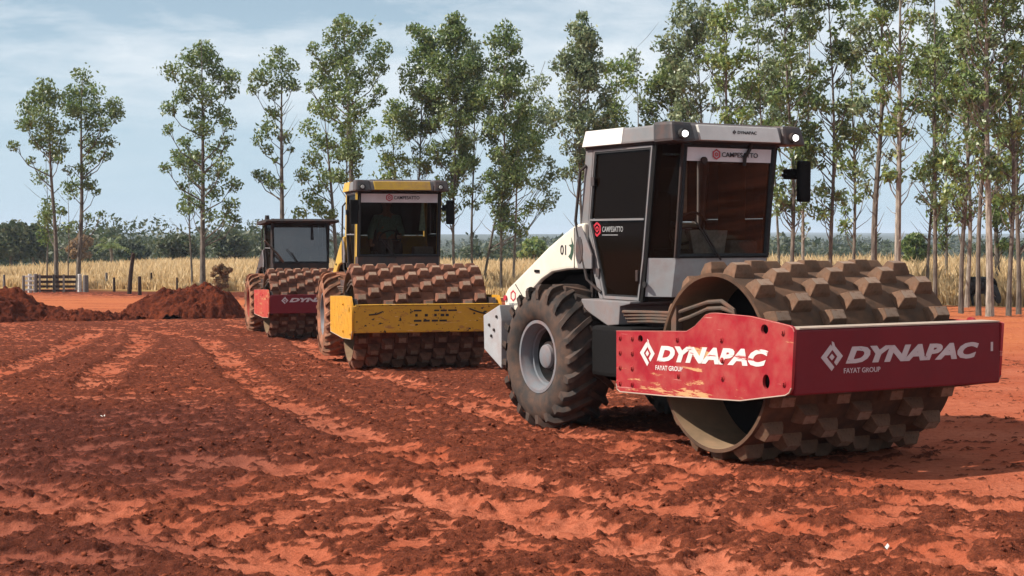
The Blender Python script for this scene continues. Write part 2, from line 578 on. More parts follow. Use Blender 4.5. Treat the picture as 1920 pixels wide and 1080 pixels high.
def ground_mat():
    m, nt, b = mat_new("red_earth")

    def attr(nm):
        a = nt.nodes.new("ShaderNodeAttribute"); a.attribute_name = nm
        return a.outputs["Fac"]
    n1 = tex_noise(nt, 0.6, 5, 0.6)
    n2 = tex_noise(nt, 9.0, 6, 0.65)
    n3 = tex_noise(nt, 45.0, 4, 0.65)
    firm = mixc(nt, rng_node(nt, n1.outputs[0], 0.35, 0.65), (0.36, 0.085, 0.040), (0.46, 0.140, 0.076))
    firm = mixc(nt, rng_node(nt, n2.outputs[0], 0.5, 0.72, 0, 0.7), firm, (0.25, 0.050, 0.021))
    loose = mixc(nt, rng_node(nt, n2.outputs[0], 0.35, 0.68), (0.092, 0.022, 0.012), (0.215, 0.055, 0.027))
    n7 = tex_noise(nt, 95.0, 3, 0.6)
    n8 = tex_noise(nt, 22.0, 5, 0.7)
    spk = math_node(nt, 'ADD', math_node(nt, 'MULTIPLY', n8.outputs[0], 0.6), math_node(nt, 'MULTIPLY', n7.outputs[0], 0.4))
    loose = mixc(nt, rng_node(nt, spk, 0.38, 0.54, 0.75, 0.0), loose, (0.055, 0.017, 0.010))  # dark specks stand in for small shadows among the crumbs
    loose = mixc(nt, rng_node(nt, spk, 0.56, 0.64, 0.0, 0.5), loose, (0.34, 0.095, 0.045))
    firm = mixc(nt, rng_node(nt, spk, 0.38, 0.50, 0.55, 0.0), firm, (0.19, 0.045, 0.022))
    fac = math_node(nt, 'ADD', attr("clod"), rng_node(nt, n3.outputs[0], 0.2, 0.8, -0.22, 0.22), True)
    c = mixc(nt, rng_node(nt, fac, 0.25, 0.62), firm, loose)
    c = mixc(nt, attr("orange"), c, mixc(nt, rng_node(nt, n2.outputs[0], 0.3, 0.7), (0.38, 0.095, 0.036), (0.52, 0.175, 0.075)))
    c = mixc(nt, attr("dark_soil"), c, mixc(nt, fac, (0.14, 0.045, 0.034), (0.055, 0.016, 0.011)))
    n4 = tex_noise(nt, 0.25, 6, 0.6)
    fld = mixc(nt, rng_node(nt, n4.outputs[0], 0.35, 0.65), (0.42, 0.28, 0.10), (0.54, 0.38, 0.15))
    c = mixc(nt, attr("field"), c, fld)
    n5 = tex_noise(nt, 0.020, 8, 0.72)
    n6 = tex_noise(nt, 0.12, 4, 0.7)
    wood = mixc(nt, rng_node(nt, n6.outputs[0], 0.35, 0.65), (0.022, 0.036, 0.016), (0.055, 0.062, 0.028))
    wood = mixc(nt, rng_node(nt, n5.outputs[0], 0.52, 0.62), wood, (0.12, 0.095, 0.055))
    c = mixc(nt, attr("wild"), c, wood)
    nt.links.new(c, b.inputs["Base Color"])
    b.inputs["Roughness"].default_value = 1.0
    b.inputs["Specular IOR Level"].default_value = 0.04
    hb = math_node(nt, 'ADD', n2.outputs[0], math_node(nt, 'MULTIPLY', n3.outputs[0], 0.5))
    bump(nt, b, hb, 0.8, 0.04)
    return m


M['ground'] = ground_mat()


def heap_mat():
    m, nt, b = mat_new("heaped_red_earth")
    n1 = tex_noise(nt, 1.3, 6, 0.7); n2 = tex_noise(nt, 7.0, 5, 0.7)
    c = mixc(nt, rng_node(nt, n1.outputs[0], 0.38, 0.62), (0.10, 0.024, 0.013), (0.19, 0.044, 0.020))
    c = mixc(nt, rng_node(nt, n2.outputs[0], 0.45, 0.62, 0, 0.85), c, (0.055, 0.015, 0.010))
    nt.links.new(c, b.inputs["Base Color"]); b.inputs["Roughness"].default_value = 1.0; b.inputs["Specular IOR Level"].default_value = 0.03
    bump(nt, b, n2.outputs[0], 0.9, 0.12)
    return m


M['heap'] = heap_mat()
M['steel_drum'] = paint("muddy_shaded_drum_steel", (0.085, 0.050, 0.033), 0.9, 0.35, (0.22, 0.11, 0.065))  # mud colour darkened, putting the shade between the pads into it
M['steel_pad'] = paint("worn_shaded_pad_steel", (0.19, 0.112, 0.072), 0.8, 0.35, (0.27, 0.14, 0.085), objvar=True)  # worn steel, darkened on the pad sides in place of their shade
M['steel_drum2'] = paint("reddish_muddy_drum_steel", (0.10, 0.045, 0.032), 0.9, 0.45, (0.28, 0.11, 0.065))
M['steel_pad2'] = paint("reddish_muddy_pad_steel", (0.21, 0.10, 0.068), 0.8, 0.45, (0.32, 0.13, 0.08), objvar=True)
M['pad_top'] = paint('polished_pad_faces', (0.36, 0.25, 0.18), 0.5, 0.35, (0.30, 0.14, 0.08), objvar=True)
M['drum_inside'] = paint("dusty_drum_inside", (0.29, 0.195, 0.12), 0.9, 0.5, (0.36, 0.22, 0.13))
M['red'] = paint("scraped_red_paint", (0.38, 0.018, 0.030), 0.5, 0.38, (0.40, 0.12, 0.09), wear=0.5, wear_col=(0.62, 0.34, 0.16), low=(0.50, 0.95), patch=((0.02, 1.0), 0.30))
M['red_edge'] = paint('pale_scuffed_red_edge', (0.56, 0.16, 0.14), 0.5, 0.3)
M['red_old_edge'] = M['red_edge']
M['yellow_edge'] = paint('pale_scuffed_yellow_edge', (0.75, 0.48, 0.12), 0.5, 0.3)
M['red_beam_shaded'] = paint("shaded_red_beam_paint", (0.17, 0.005, 0.013), 0.5, 0.02)  # the drum frame's red, darkened to put the beam's shade into the colour
M['red_beam_shaded'].node_tree.nodes["Principled BSDF"].inputs["Specular IOR Level"].default_value = 0.25
M['red_old'] = paint("faded_red_paint", (0.48, 0.035, 0.03), 0.55, 0.3, (0.5, 0.2, 0.1), wear=0.4, wear_col=(0.5, 0.22, 0.1))
M['yellow_beam'] = paint('chipped_dirty_yellow_beam_paint', (0.62, 0.32, 0.02), 0.55, 0.22, wear=0.35, wear_col=(0.36, 0.16, 0.04), spots=0.8)
M['yellow'] = paint("chipped_yellow_paint", (0.72, 0.34, 0.02), 0.5, 0.3, wear=0.3, wear_col=(0.50, 0.26, 0.06), spots=0.5)
M['yellow_cab'] = paint("yellow_cab_paint", (0.66, 0.42, 0.07), 0.6, 0.5, (0.40, 0.24, 0.12))
M['cream'] = paint("cream_white_paint", (0.80, 0.74, 0.62), 0.4, 0.08)
M['cabwhite'] = paint("white_roof_paint", (0.80, 0.77, 0.72), 0.4, 0.10)
M['grey'] = paint("grey_cab_paint", (0.21, 0.21, 0.215), 0.5, 0.2)
M['grey_light'] = paint("light_grey_paint", (0.42, 0.43, 0.44), 0.5, 0.25)
M['dgrey'] = paint("dark_grey_paint", (0.06, 0.06, 0.063), 0.5, 0.2)
M['void'] = plain('black_metal_and_shade', (0.008, 0.007, 0.007), 0.8)  # black parts, and near-black standing in for shade in recesses
M['black'] = paint("black_chassis_paint", (0.018, 0.017, 0.017), 0.7, 0.12)
M['rubber'] = paint("tyre_rubber", (0.040, 0.036, 0.034), 0.85, 0.34, (0.19, 0.10, 0.065))
M['rubber2'] = paint("mud_caked_tyre_rubber", (0.16, 0.09, 0.06), 0.9, 0.8, (0.40, 0.17, 0.10))
M['rim'] = paint("grey_rim_paint", (0.20, 0.215, 0.235), 0.5, 0.3)
M['rim_red'] = paint("red_rim_paint", (0.34, 0.05, 0.04), 0.6, 0.5)
M['hose'] = paint("dusty_hose_rubber", (0.10, 0.085, 0.07), 0.8, 0.35)
M['bare'] = paint("bare_worn_edge_steel", (0.55, 0.45, 0.36), 0.5, 0.2, metal=0.2)
M['white_print'] = paint("white_print", (0.80, 0.76, 0.72), 0.5, 0.12, (0.5, 0.1, 0.08), wear=0.22, wear_col=(0.45, 0.06, 0.06))
M['dull_print'] = paint("dull_white_print", (0.60, 0.55, 0.56), 0.5, 0.15, (0.35, 0.08, 0.08), wear=0.15, wear_col=(0.20, 0.02, 0.03))
M['black_print'] = plain("black_print", (0.03, 0.025, 0.03), 0.6)
M['red_print'] = plain("red_print", (0.52, 0.02, 0.04), 0.5)
M['grey_print'] = plain("grey_print", (0.30, 0.30, 0.30), 0.5)
M['green_print'] = plain("dark_green_print", (0.03, 0.07, 0.04), 0.5)
M['banner'] = plain("white_banner_film", (0.72, 0.68, 0.70), 0.5, scale=6, amt=0.08)
M['glass'] = glass_mat("dark_cab_glass", (0.48, 0.46, 0.42), 0.0, dust=0.012)
M['glass_door'] = glass_mat("tinted_door_glass", (0.03, 0.03, 0.03), 0.0, dust=0.008, fm=0.14)
M['glass_sky'] = glass_mat("sky_reflecting_glass", (0.08, 0.10, 0.11), 0.10, (0.35, 0.33, 0.3), 0.10)
M['seat'] = plain("black_seat_vinyl", (0.03, 0.03, 0.032), 0.7)
M['panel'] = plain("grey_console_plastic", (0.14, 0.14, 0.145), 0.6)
M['liner'] = plain("brown_cab_liner", (0.13, 0.05, 0.025), 0.8, scale=5)
M['paper'] = plain("pale_paper", (0.32, 0.33, 0.34), 0.8)
M['cloth'] = plain("pale_cloth", (0.42, 0.33, 0.27), 0.9)
M['cloth_green'] = plain("pale_green_cloth", (0.28, 0.42, 0.34), 0.9)
M['skin'] = plain("skin", (0.30, 0.16, 0.10), 0.6)
M['hair'] = plain("dark_hair", (0.02, 0.015, 0.012), 0.8)
M['shirt'] = plain("grey_green_shirt", (0.16, 0.27, 0.22), 0.85)
M['trousers'] = plain("dark_trousers", (0.04, 0.045, 0.06), 0.9)
M['mirror'] = plain("mirror_glass", (0.5, 0.5, 0.52), 0.1, 1.0)
M['cow'] = plain("black_cow_hide", (0.028, 0.026, 0.026), 0.7, scale=8)
M['horn'] = plain("pale_horn", (0.4, 0.35, 0.28), 0.6)
m, nt, b = mat_new("lit_lamp_lens")
b.inputs["Base Color"].default_value = (0.9, 0.9, 0.85, 1)
b.inputs["Emission Color"].default_value = (1.0, 0.98, 0.94, 1)
b.inputs["Emission Strength"].default_value = 2.5
M['lamp_on'] = m
M['lamp_off'] = plain("lamp_lens", (0.45, 0.45, 0.42), 0.2)

# ------------------------------------------------------------------ the ground: one sheet
def along_polyline(x, y, pts):
    d = np.full(x.shape, 1e9); arc = np.zeros(x.shape); side = np.zeros(x.shape); s0 = 0.0
    for (ax, ay), (bx, by) in zip(pts[:-1], pts[1:]):
        vx, vy = bx - ax, by - ay
        L = math.hypot(vx, vy) + 1e-9
        t = np.clip(((x - ax) * vx + (y - ay) * vy) / L / L, 0, 1)
        dd = np.hypot(x - ax - t * vx, y - ay - t * vy)
        near_ = dd < d
        d = np.where(near_, dd, d); arc = np.where(near_, s0 + t * L, arc)
        side = np.where(near_, ((x - ax) * vy - (y - ay) * vx) / L, side)
        s0 += L
    return d, arc, side


def dist_polyline(x, y, pts):
    d = np.full(x.shape, 1e9)
    for (ax, ay), (bx, by) in zip(pts[:-1], pts[1:]):
        vx, vy = bx - ax, by - ay
        L = vx * vx + vy * vy + 1e-9
        t = np.clip(((x - ax) * vx + (y - ay) * vy) / L, 0, 1)
        d = np.minimum(d, np.hypot(x - ax - t * vx, y - ay - t * vy))
    return d


def px_line(pts):
    return [ground_at(u, v) for u, v in pts]


TRACKS = [   # (pixel polyline on the ground, half width in m)
    (px_line([(120, 618), (300, 622), (385, 640), (420, 668), (450, 705), (520, 750), (600, 790), (700, 835), (820, 870), (960, 905), (1150, 945), (1400, 985), (1700, 1035), (1990, 1085)]), 0.24),
    (px_line([(-60, 715), (0, 700), (90, 668), (140, 645), (170, 628)]), 0.30),
    (px_line([(175, 730), (190, 700), (235, 670), (268, 645), (262, 630)]), 0.25),
    (px_line([(430, 612), (540, 628), (610, 670), (700, 705), (820, 730), (960, 765)]), 0.22),
    (px_line([(640, 690), (760, 720), (900, 775), (1100, 830), (1290, 880), (1560, 930), (1900, 960)]), 0.20),
    (px_line([(-40, 905), (150, 960), (330, 1010), (560, 1060), (700, 1100)]), 0.34),
    (px_line([(330, 870), (520, 880), (700, 925), (950, 960), (1150, 1010), (1400, 1090)]), 0.30),
]
LANES = [    # lanes in which the pads of a drum have left their staggered prints
    px_line([(150, 640), (330, 660), (420, 720), (560, 800), (760, 880), (1000, 950), (1300, 1010), (1600, 1080)]),
    px_line([(520, 640), (680, 720), (900, 800), (1150, 880), (1400, 930), (1700, 1000), (1950, 1060)]),
    px_line([(-60, 860), (250, 900), (600, 960), (900, 1020), (1100, 1085)]),
    px_line([(-60, 700), (150, 745), (420, 810), (700, 900)]),
    px_line([(-60, 985), (200, 1030), (420, 1090)]),
]
BANDS = [    # bands of churned soil in which the pad prints show as slanting rows
    px_line([(-40, 990), (300, 960), (620, 1010), (980, 1010), (1300, 1050), (1500, 1090)]),
    px_line([(700, 850), (1000, 860), (1250, 900), (1500, 930), (1800, 1000), (1950, 1040)]),
    px_line([(-40, 800), (300, 850), (700, 900), (900, 960)]),
]


def soil_fields(x, y):
    """relief in m and the shares of loose, dark and orange soil, dry field and far land"""
    red = 1 - sstep(-1.5, 1.5, y - field_edge(x) + 3 * (fbm(x / 4, y / 4, 3, 31) - 0.5))
    near = 1 - sstep(30, 60, y)
    big = fbm(x / 1.2, y / 1.2, 4, 1, 0.6)
    sx, sy = x * 0.95 + y * 0.31, -x * 0.31 + y * 0.95          # rows left by the drums run this way
    streak = fbm(sx / 0.30, sy / 0.095, 3, 40, 0.66)
    crumb = fbm(x / 0.075, y / 0.060, 2, 44, 0.6)
    cl = 0.44 * streak + 0.22 * big + 0.34 * crumb + 0.008
    # rows of pad prints
    stripe = 0.5 + 0.5 * np.sin((x * 0.88 - y * 0.47) * 2 * math.pi / 0.62 + 3.0 * fbm(x / 1.2, y / 1.2, 2, 8))
    stripe2 = 0.5 + 0.5 * np.sin((x * 0.35 + y * 0.93) * 2 * math.pi / 0.55 + 3.5 * fbm(x / 1.1, y / 1.1, 2, 18))
    band = np.zeros_like(x)
    for p in BANDS:
        band = np.maximum(band, 1 - sstep(0.5, 1.5, dist_polyline(x, y, p) + 0.8 * (big - 0.5)))
    cl = cl + 0.17 * band * (stripe - 0.45) + 0.05 * (stripe2 - 0.5) * near
    # further off the soil is churned nearly everywhere
    cl = cl + 0.055 * sstep(9.5, 16, y) - 0.04 * sstep(34, 44, y)
    trk = np.zeros_like(x); lug = np.zeros_like(x); shoulder = np.zeros_like(x)
    for p, w in TRACKS:
        d, arc, side = along_polyline(x, y, p)
        d = d + 0.22 * w * (fbm(x / 0.5, y / 0.5, 2, 51) - 0.5) * 2
        m_ = (1 - sstep(w * 0.6, w * 1.3, d)) * (0.62 + 0.38 * sstep(0.32, 0.55, fbm(x / 0.9, y / 0.9, 2, 55)))
        trk = np.maximum(trk, m_)
        lug = np.where(m_ > 0.2, np.sin((arc + 0.9 * np.abs(side)) * 2 * math.pi / 0.24) * m_, lug)
        shoulder = np.maximum(shoulder, np.exp(-((d - w * 1.6) / (0.35 * w)) ** 2))
    cl = cl - 0.155 * trk + 0.06 * lug + 0.05 * shoulder
    pit = np.zeros_like(x)
    for p in LANES:
        d, arc, side = along_polyline(x, y, p)
        m_ = (1 - sstep(0.85, 1.15, d)) * sstep(0.36, 0.50, fbm(x / 1.6, y / 1.6, 2, 301) + 0.06)
        pit = np.maximum(pit, m_ * sstep(0.25, 0.75, np.cos(2 * math.pi * arc / 0.37 + 1.2 * (big - 0.5)) * np.cos(math.pi * side / 0.30)))
    cl = cl - 0.075 * pit + 0.012 * (pit > 0)
    # rolled smooth to the right of the white roller
    smooth = sstep(0.0, 1.3, x - 1.7 - 0.10 * (y - 9)) * sstep(11.0, 12.4, y) * (1 - sstep(40, 48, y))
    cl = cl - 0.20 * smooth
    clod = sstep(0.455, 0.56, cl)
    lump = 0.30 * np.abs(2 * vnoise(x / 0.10, y / 0.10, 60) - 1) + 0.55 * vnoise(x / 0.050, y / 0.050, 61) + 0.25 * vnoise(x / 0.22, y / 0.22, 62) \
        + 0.35 * vnoise(x / 0.028, y / 0.028, 64)
    fine = vnoise(x / 0.018, y / 0.018, 63)
    h = clod * (0.004 + 0.062 * np.clip(lump - 0.44, 0, 1.0) + 0.010 * fine)
    crumbs = sstep(0.66, 0.80, vnoise(x / 0.038, y / 0.038, 66)) * sstep(0.40, 0.46, cl)
    h = h + 0.014 * crumbs * (1 - clod)
    clod = np.maximum(clod, 0.8 * crumbs * (y < 22))
    h = h + 0.005 * fbm(x / 0.12, y / 0.12, 3, 70) * (1 - clod) - 0.028 * trk + 0.009 * lug + 0.022 * shoulder + 0.05 * (fbm(x / 2.4, y / 2.4, 2, 77) - 0.5)
    h = h - 0.024 * pit
    h = h + 0.014 * (stripe - 0.5) * band
    h = h * (1 - sstep(45, 60, y)) * (1 - 0.0 * smooth)
    # three rollers stand on their own weight: keep the soil low under them
    dark_soil = (1 - sstep(0.55, 1.25, np.hypot((x + 4.9) / 3.4, (y - 14.6) / 4.2) + 0.5 * (big - 0.5)))  # soft-edged darker patches of soil
    dark_soil = np.maximum(dark_soil, 0.8 * (1 - sstep(0.5, 1.2, np.hypot((x + 3.0) / 1.4, (y - 9.4) / 1.8) + 0.5 * (big - 0.5))))
    orange = sstep(46, 51, y) * (1 - sstep(field_edge(x) - 12, field_edge(x) - 7, y)) * (x < 2)
    orange = np.maximum(orange, sstep(26, 36, y) * sstep(3.0, 6.0, x))
    orange = orange * red * (0.55 + 0.45 * sstep(0.35, 0.6, fbm(x / 3.0, y / 1.2, 3, 23)))
    clod = clod * (1 - 0.6 * orange)
    edge = sstep(field_edge(x) - 9, field_edge(x) - 4, y) * red
    clod = np.maximum(clod, 0.75 * edge * (x < 4))
    h = h + 0.10 * edge * fbm(x / 1.2, y / 1.2, 3, 81)
    field = 1 - red
    wild = sstep(165, 185, y + 10 * (fbm(x / 20, y / 20, 2, 90) - 0.5))
    return h, clod, np.clip(dark_soil, 0, 1) * 0.72, orange, field, wild


def build_ground():
    ys = [-5 + 0.6 * k for k in range(18)]                    # behind and under the camera
    y = 5.8
    ratio = 1.0032
    while y < 76:
        ys.append(y); y *= ratio
    while y < 9000:
        ys.append(y); y *= 1.07
    ys = np.array(ys)
    inner = np.linspace(-0.34, 0.34, 690)
    outer = 0.34 + np.cumsum(0.0012 * 1.16 ** np.arange(42))
    k = np.concatenate([-outer[::-1], inner, outer])
    k = k / (1 + 0.0)
    apex = 3.0
    X = k[None, :] * (ys[:, None] + apex + 3)
    Y = np.repeat(ys[:, None], len(k), 1)
    h, clod, dark_soil, orange, field, wild = soil_fields(X, Y)
    Z = zbase(X, Y) + h
    ny, nx = X.shape
    co = np.stack([X, Y, Z], 2).reshape(-1, 3).astype(np.float32)
    i = np.arange(ny * nx).reshape(ny, nx)
    q = np.stack([i[:-1, :-1], i[:-1, 1:], i[1:, 1:], i[1:, :-1]], 2).reshape(-1, 4)
    me = bpy.data.meshes.new("ground")
    me.vertices.add(len(co)); me.vertices.foreach_set("co", co.ravel())
    me.loops.add(q.size); me.loops.foreach_set("vertex_index", q.ravel().astype(np.int32))
    me.polygons.add(len(q))
    me.polygons.foreach_set("loop_start", np.arange(0, q.size, 4, dtype=np.int32))
    me.polygons.foreach_set("use_smooth", np.ones(len(q), bool))
    me.update(); me.validate()
    for nm, arr in (("clod", clod), ("dark_soil", dark_soil), ("orange", orange), ("field", field), ("wild", wild)):
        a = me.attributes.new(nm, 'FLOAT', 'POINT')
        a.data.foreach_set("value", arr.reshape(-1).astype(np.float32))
    return tag(link("ground", me, M['ground']), kind="structure")


build_ground()


def np_mesh(name, co, faces, mat, parent=None):
    me = bpy.data.meshes.new(name)
    n = faces.shape[1]
    me.vertices.add(len(co)); me.vertices.foreach_set("co", co.astype(np.float32).ravel())
    me.loops.add(faces.size); me.loops.foreach_set("vertex_index", faces.ravel().astype(np.int32))
    me.polygons.add(len(faces))
    me.polygons.foreach_set("loop_start", np.arange(0, faces.size, n, dtype=np.int32))
    me.update()
    return link(name, me, mat, parent)


def build_clods():
    t = (1 + 5 ** 0.5) / 2
    iv = np.array([(-1, t, 0), (1, t, 0), (-1, -t, 0), (1, -t, 0), (0, -1, t), (0, 1, t), (0, -1, -t), (0, 1, -t), (t, 0, -1), (t, 0, 1), (-t, 0, -1), (-t, 0, 1)]) / 1.9
    fi = np.array([(0, 11, 5), (0, 5, 1), (0, 1, 7), (0, 7, 10), (0, 10, 11), (1, 5, 9), (5, 11, 4), (11, 10, 2), (10, 7, 6), (7, 1, 8), (3, 9, 4), (3, 4, 2), (3, 2, 6), (3, 6, 8), (3, 8, 9), (4, 9, 5), (2, 4, 11), (6, 2, 10), (8, 6, 7), (9, 8, 1)])
    n = 90000
    y = 6.0 * (30 / 6.0) ** RNG.random(n)
    x = (RNG.random(n) * 2 - 1) * 0.37 * (y + 1)
    h, clod, *_ = soil_fields(x, y)
    keep = RNG.random(n) < clod ** 2 * 0.4
    x, y, h = x[keep][:11000], y[keep][:11000], h[keep][:11000]
    n = len(x)
    s = 0.004 + 0.018 * RNG.random(n) ** 7 + 0.0002 * y
    V = iv[None] * s[:, None, None] * (0.55 + 0.9 * RNG.random((n, 12, 1))) * np.array([1, 1, 0.75])
    V = V + np.stack([x, y, zbase(x, y) + h + 0.2 * s], 1)[:, None, :]
    Fc = fi[None] + (np.arange(n) * 12)[:, None, None]
    tag(np_mesh("soil_clod_litter", V.reshape(-1, 3), Fc.reshape(-1, 3), M['clod']), "small crumbled red soil clods strewn over the ground", kind="stuff")


build_clods()


# ------------------------------------------------------------------ heaps of earth
def mound(name, u, v, wx, wy, ht, seed, label, skew=0.0, mat='heap'):
    cx, cy = ground_at(u, v)
    n = 110
    g = np.linspace(-1, 1, n)
    A, B = np.meshgrid(g, g)
    X, Y = cx + A * wx, cy + B * wy
    r = np.hypot(A, B)
    prof = np.clip(1 - (r + 0.45 * (fbm(A * 2.2 + seed, B * 2.2, 3, seed) - 0.5)) ** 2.1, 0, 1)
    prof = prof * (1 + skew * A)
    Z = ht * prof * (0.55 + 0.8 * fbm(X / 0.8, Y / 0.8, 4, seed + 3, 0.65)) + 0.26 * (prof > 0.02) * (fbm(X / 0.16, Y / 0.16, 3, seed + 7, 0.7) - 0.4)
    Z = np.where(prof > 0.01, Z, -0.12) + zbase(X, Y)
    i = np.arange(n * n).reshape(n, n)
    q = np.stack([i[:-1, :-1], i[:-1, 1:], i[1:, 1:], i[1:, :-1]], 2).reshape(-1, 4)
    o = np_mesh(name, np.stack([X, Y, Z], 2).reshape(-1, 3), q, M[mat])
    tag(o, label, "earth heap", "earth heaps round the sandy pad")


mound("earth_heap", -45, 600, 2.7, 2.2, 0.95, 3, "large dark red earth heap sloping down to the sandy pad, farthest from the rollers")
mound("earth_heap", 148, 602, 1.15, 0.9, 0.30, 11, "low dark crumbly earth heap between the two big heaps, in front of the sandy pad")
mound("earth_heap", 213, 600, 0.75, 0.7, 0.20, 15, "small low red earth heap touching the foot of the tall brown heap")
mound("earth_heap", 280, 597, 1.1, 1.0, 0.36, 23, "middling red earth heap forming the shoulder of the tall brown heap")
mound("earth_heap", 352, 596, 2.0, 1.6, 0.98, 29, "tall rough brown earth heap beside the last roller, dry bush behind it", 0.15)


# ------------------------------------------------------------------ leaves
def leaf_cloud(centers, radii, counts, size, droop=0.6):
    """leaf kites scattered in clumps: returns vertices (n*4,3)"""
    C_ = np.repeat(np.array(centers), counts, 0)
    R_ = np.repeat(np.array(radii), counts)
    n = len(C_)
    d = RNG.normal(size=(n, 3))
    d /= np.linalg.norm(d, axis=1)[:, None]
    rr = RNG.random(n) ** 0.5
    P = C_ + d * (R_ * rr)[:, None] * np.array([1, 1, 0.85])
    ax = RNG.normal(size=(n, 3)); ax[:, 2] -= droop
    ax /= np.linalg.norm(ax, axis=1)[:, None]
    sd = np.cross(ax, RNG.normal(size=(n, 3)))
    sd /= np.linalg.norm(sd, axis=1)[:, None]
    L = size * (0.6 + 0.8 * RNG.random(n))[:, None]
    W = L * 0.24
    V = np.stack([P - ax * L * 0.5, P + sd * W, P + ax * L * 0.5, P - sd * W], 1)
    return V.reshape(-1, 3)


def leaf_object(name, V, mat, parent):
    n = len(V) // 4
    q = np.arange(n * 4).reshape(n, 4)
    return np_mesh(name, V, q, mat, parent)


def make_tree(u, y, top, hw, low, seed, label, mat='leaf_a', bark='bark', clumps=None, r0=None, base_u=None, dens=1.0, cone=False, limbs_bare=0.0, group="eucalyptus trees in the row behind the field edge"):
    """a tall thin eucalyptus: u, top, hw, low are where its axis, tip, half width and lowest leaves show in the photograph, y its distance"""
    rnd = random.Random(seed)
    base_u = u if base_u is None else base_u
    s = y / F
    bx = (base_u - 960) * s
    z0 = zg(bx, y)
    tx, tz = at_depth(u, top, y)
    height = tz - z0
    root = empty("eucalyptus_tree", (bx, y, z0))
    tag(root, label, "tree", group)
    r0 = r0 or 0.0095 * height + 0.03
    lean_x = tx - bx
    # trunk
    tp, tr = [], []
    wob = rnd.uniform(-1, 1), rnd.uniform(-1, 1), rnd.uniform(0, 6)
    nT = 14
    for k in range(nT + 1):
        t = k / nT
        tp.append(Vector((lean_x * t ** 1.3 + (0.24 if u > 1280 else 0.12) * wob[0] * math.sin(t * 5 + wob[2]) * min(1, 2.5 * t), 0.12 * wob[1] * math.sin(t * 4), height * t * 0.99 - 0.15 * (k == 0))))
        tr.append(max(0.012, r0 * (1 - t) ** 0.8 * (1.25 if k == 0 else 1)))
    mb = MB(); mb.tube(tp, 0, 8, tr)

    def trunk_at(h):
        t = min(0.999, max(0, h / height)) * nT
        i = int(t)
        return tp[i].lerp(tp[i + 1], t - i), tr[i] + (tr[i + 1] - tr[i]) * (t - i)
    cs = []
    if clumps:
        for (cu, cv, cr) in clumps:
            x, z = at_depth(cu, cv, y)
            spread = 0.55 * hw * s
            cs.append((x - bx, rnd.uniform(-1, 1) * spread, z - z0, cr * s))
    else:
        n = int(dens * (low - top) * hw / 285)
        for _ in range(n):
            v = rnd.random() ** 1.05
            py = top + 8 + v * (low - top)
            if cone:
                w = hw * min(1, 0.12 + 1.5 * v) * (1 if v < 0.7 else 0.75)
            else:
                w = hw * min(1, 0.30 + 2.6 * v) * (1.0 - 0.45 * max(0, v - 0.45) / 0.55)
            a = rnd.uniform(0, 2 * math.pi); q = rnd.random() ** 0.6
            x, z = at_depth(u, py, y)
            cr = rnd.uniform(15, 28) * (1 - 0.35 * v) * (0.7 if v < 0.06 else 1)
            cs.append((x - bx + math.cos(a) * q * w * s, math.sin(a) * q * w * s * 0.9, z - z0, cr * s))
    limb = mb
    for (cx, cy, cz, cr) in cs:
        reach = math.hypot(cx, cy)
        p, r = trunk_at(cz - 0.55 * reach - 0.9 * rnd.uniform(0.4, 1.0))
        e = Vector((cx, cy, cz))
        d = e - p
        mid = p + d * 0.5 + Vector((d.x * 0.12, d.y * 0.12, -0.08 * d.length))
        rr = min(r * 0.55, 0.008 + 0.016 * d.length)
        limb.tube([p, mid, e], 0, 5, [rr, rr * 0.65, 0.006])
        for _ in range(2):
            w_ = Vector((rnd.uniform(-1, 1), rnd.uniform(-1, 1), rnd.uniform(-0.6, 0.9))) * cr * 0.9
            limb.tube([mid.lerp(e, 0.5), e + w_], 0, 3, [rr * 0.5, 0.004])
    lo = min(c[2] for c in cs)
    for _ in range(int(6 + limbs_bare * 10)):
        hh = rnd.uniform(0.18 * height, max(0.3 * height, lo + 0.3 * height))
        p, r = trunk_at(hh)
        a = rnd.uniform(0, 2 * math.pi); L = rnd.uniform(0.5, 1.6)
        e = p + Vector((math.cos(a) * L * 0.8, math.sin(a) * L * 0.8, L * rnd.uniform(0.5, 1.0)))
        limb.tube([p, p.lerp(e, 0.5) + Vector((0, 0, -0.07)), e], 0, 4, [min(r * 0.4, 0.028), 0.012, 0.004])
    mb.build("trunk", M[bark], root, smooth=True)
    C_ = np.array([c[:3] for c in cs]); R_ = np.array([c[3] for c in cs])
    counts = np.maximum(14, ((1.35 if clumps else 1.0) * dens ** 0.3 * 540 * R_ ** 2 * (0.75 + 0.6 * RNG.random(len(R_)))).astype(int))
    V = leaf_cloud(C_, R_ * 1.05, counts, 0.185)
    # stray leaves that hang between the clumps
    k = max(1, len(C_) // 2)
    V2 = leaf_cloud(C_[:k] + RNG.normal(size=(k, 3)) * 0.12, R_[:k] * 1.35, np.full(k, 14), 0.17)
    leaf_object("crown", np.concatenate([V, V2]), M[mat], root)
    return root


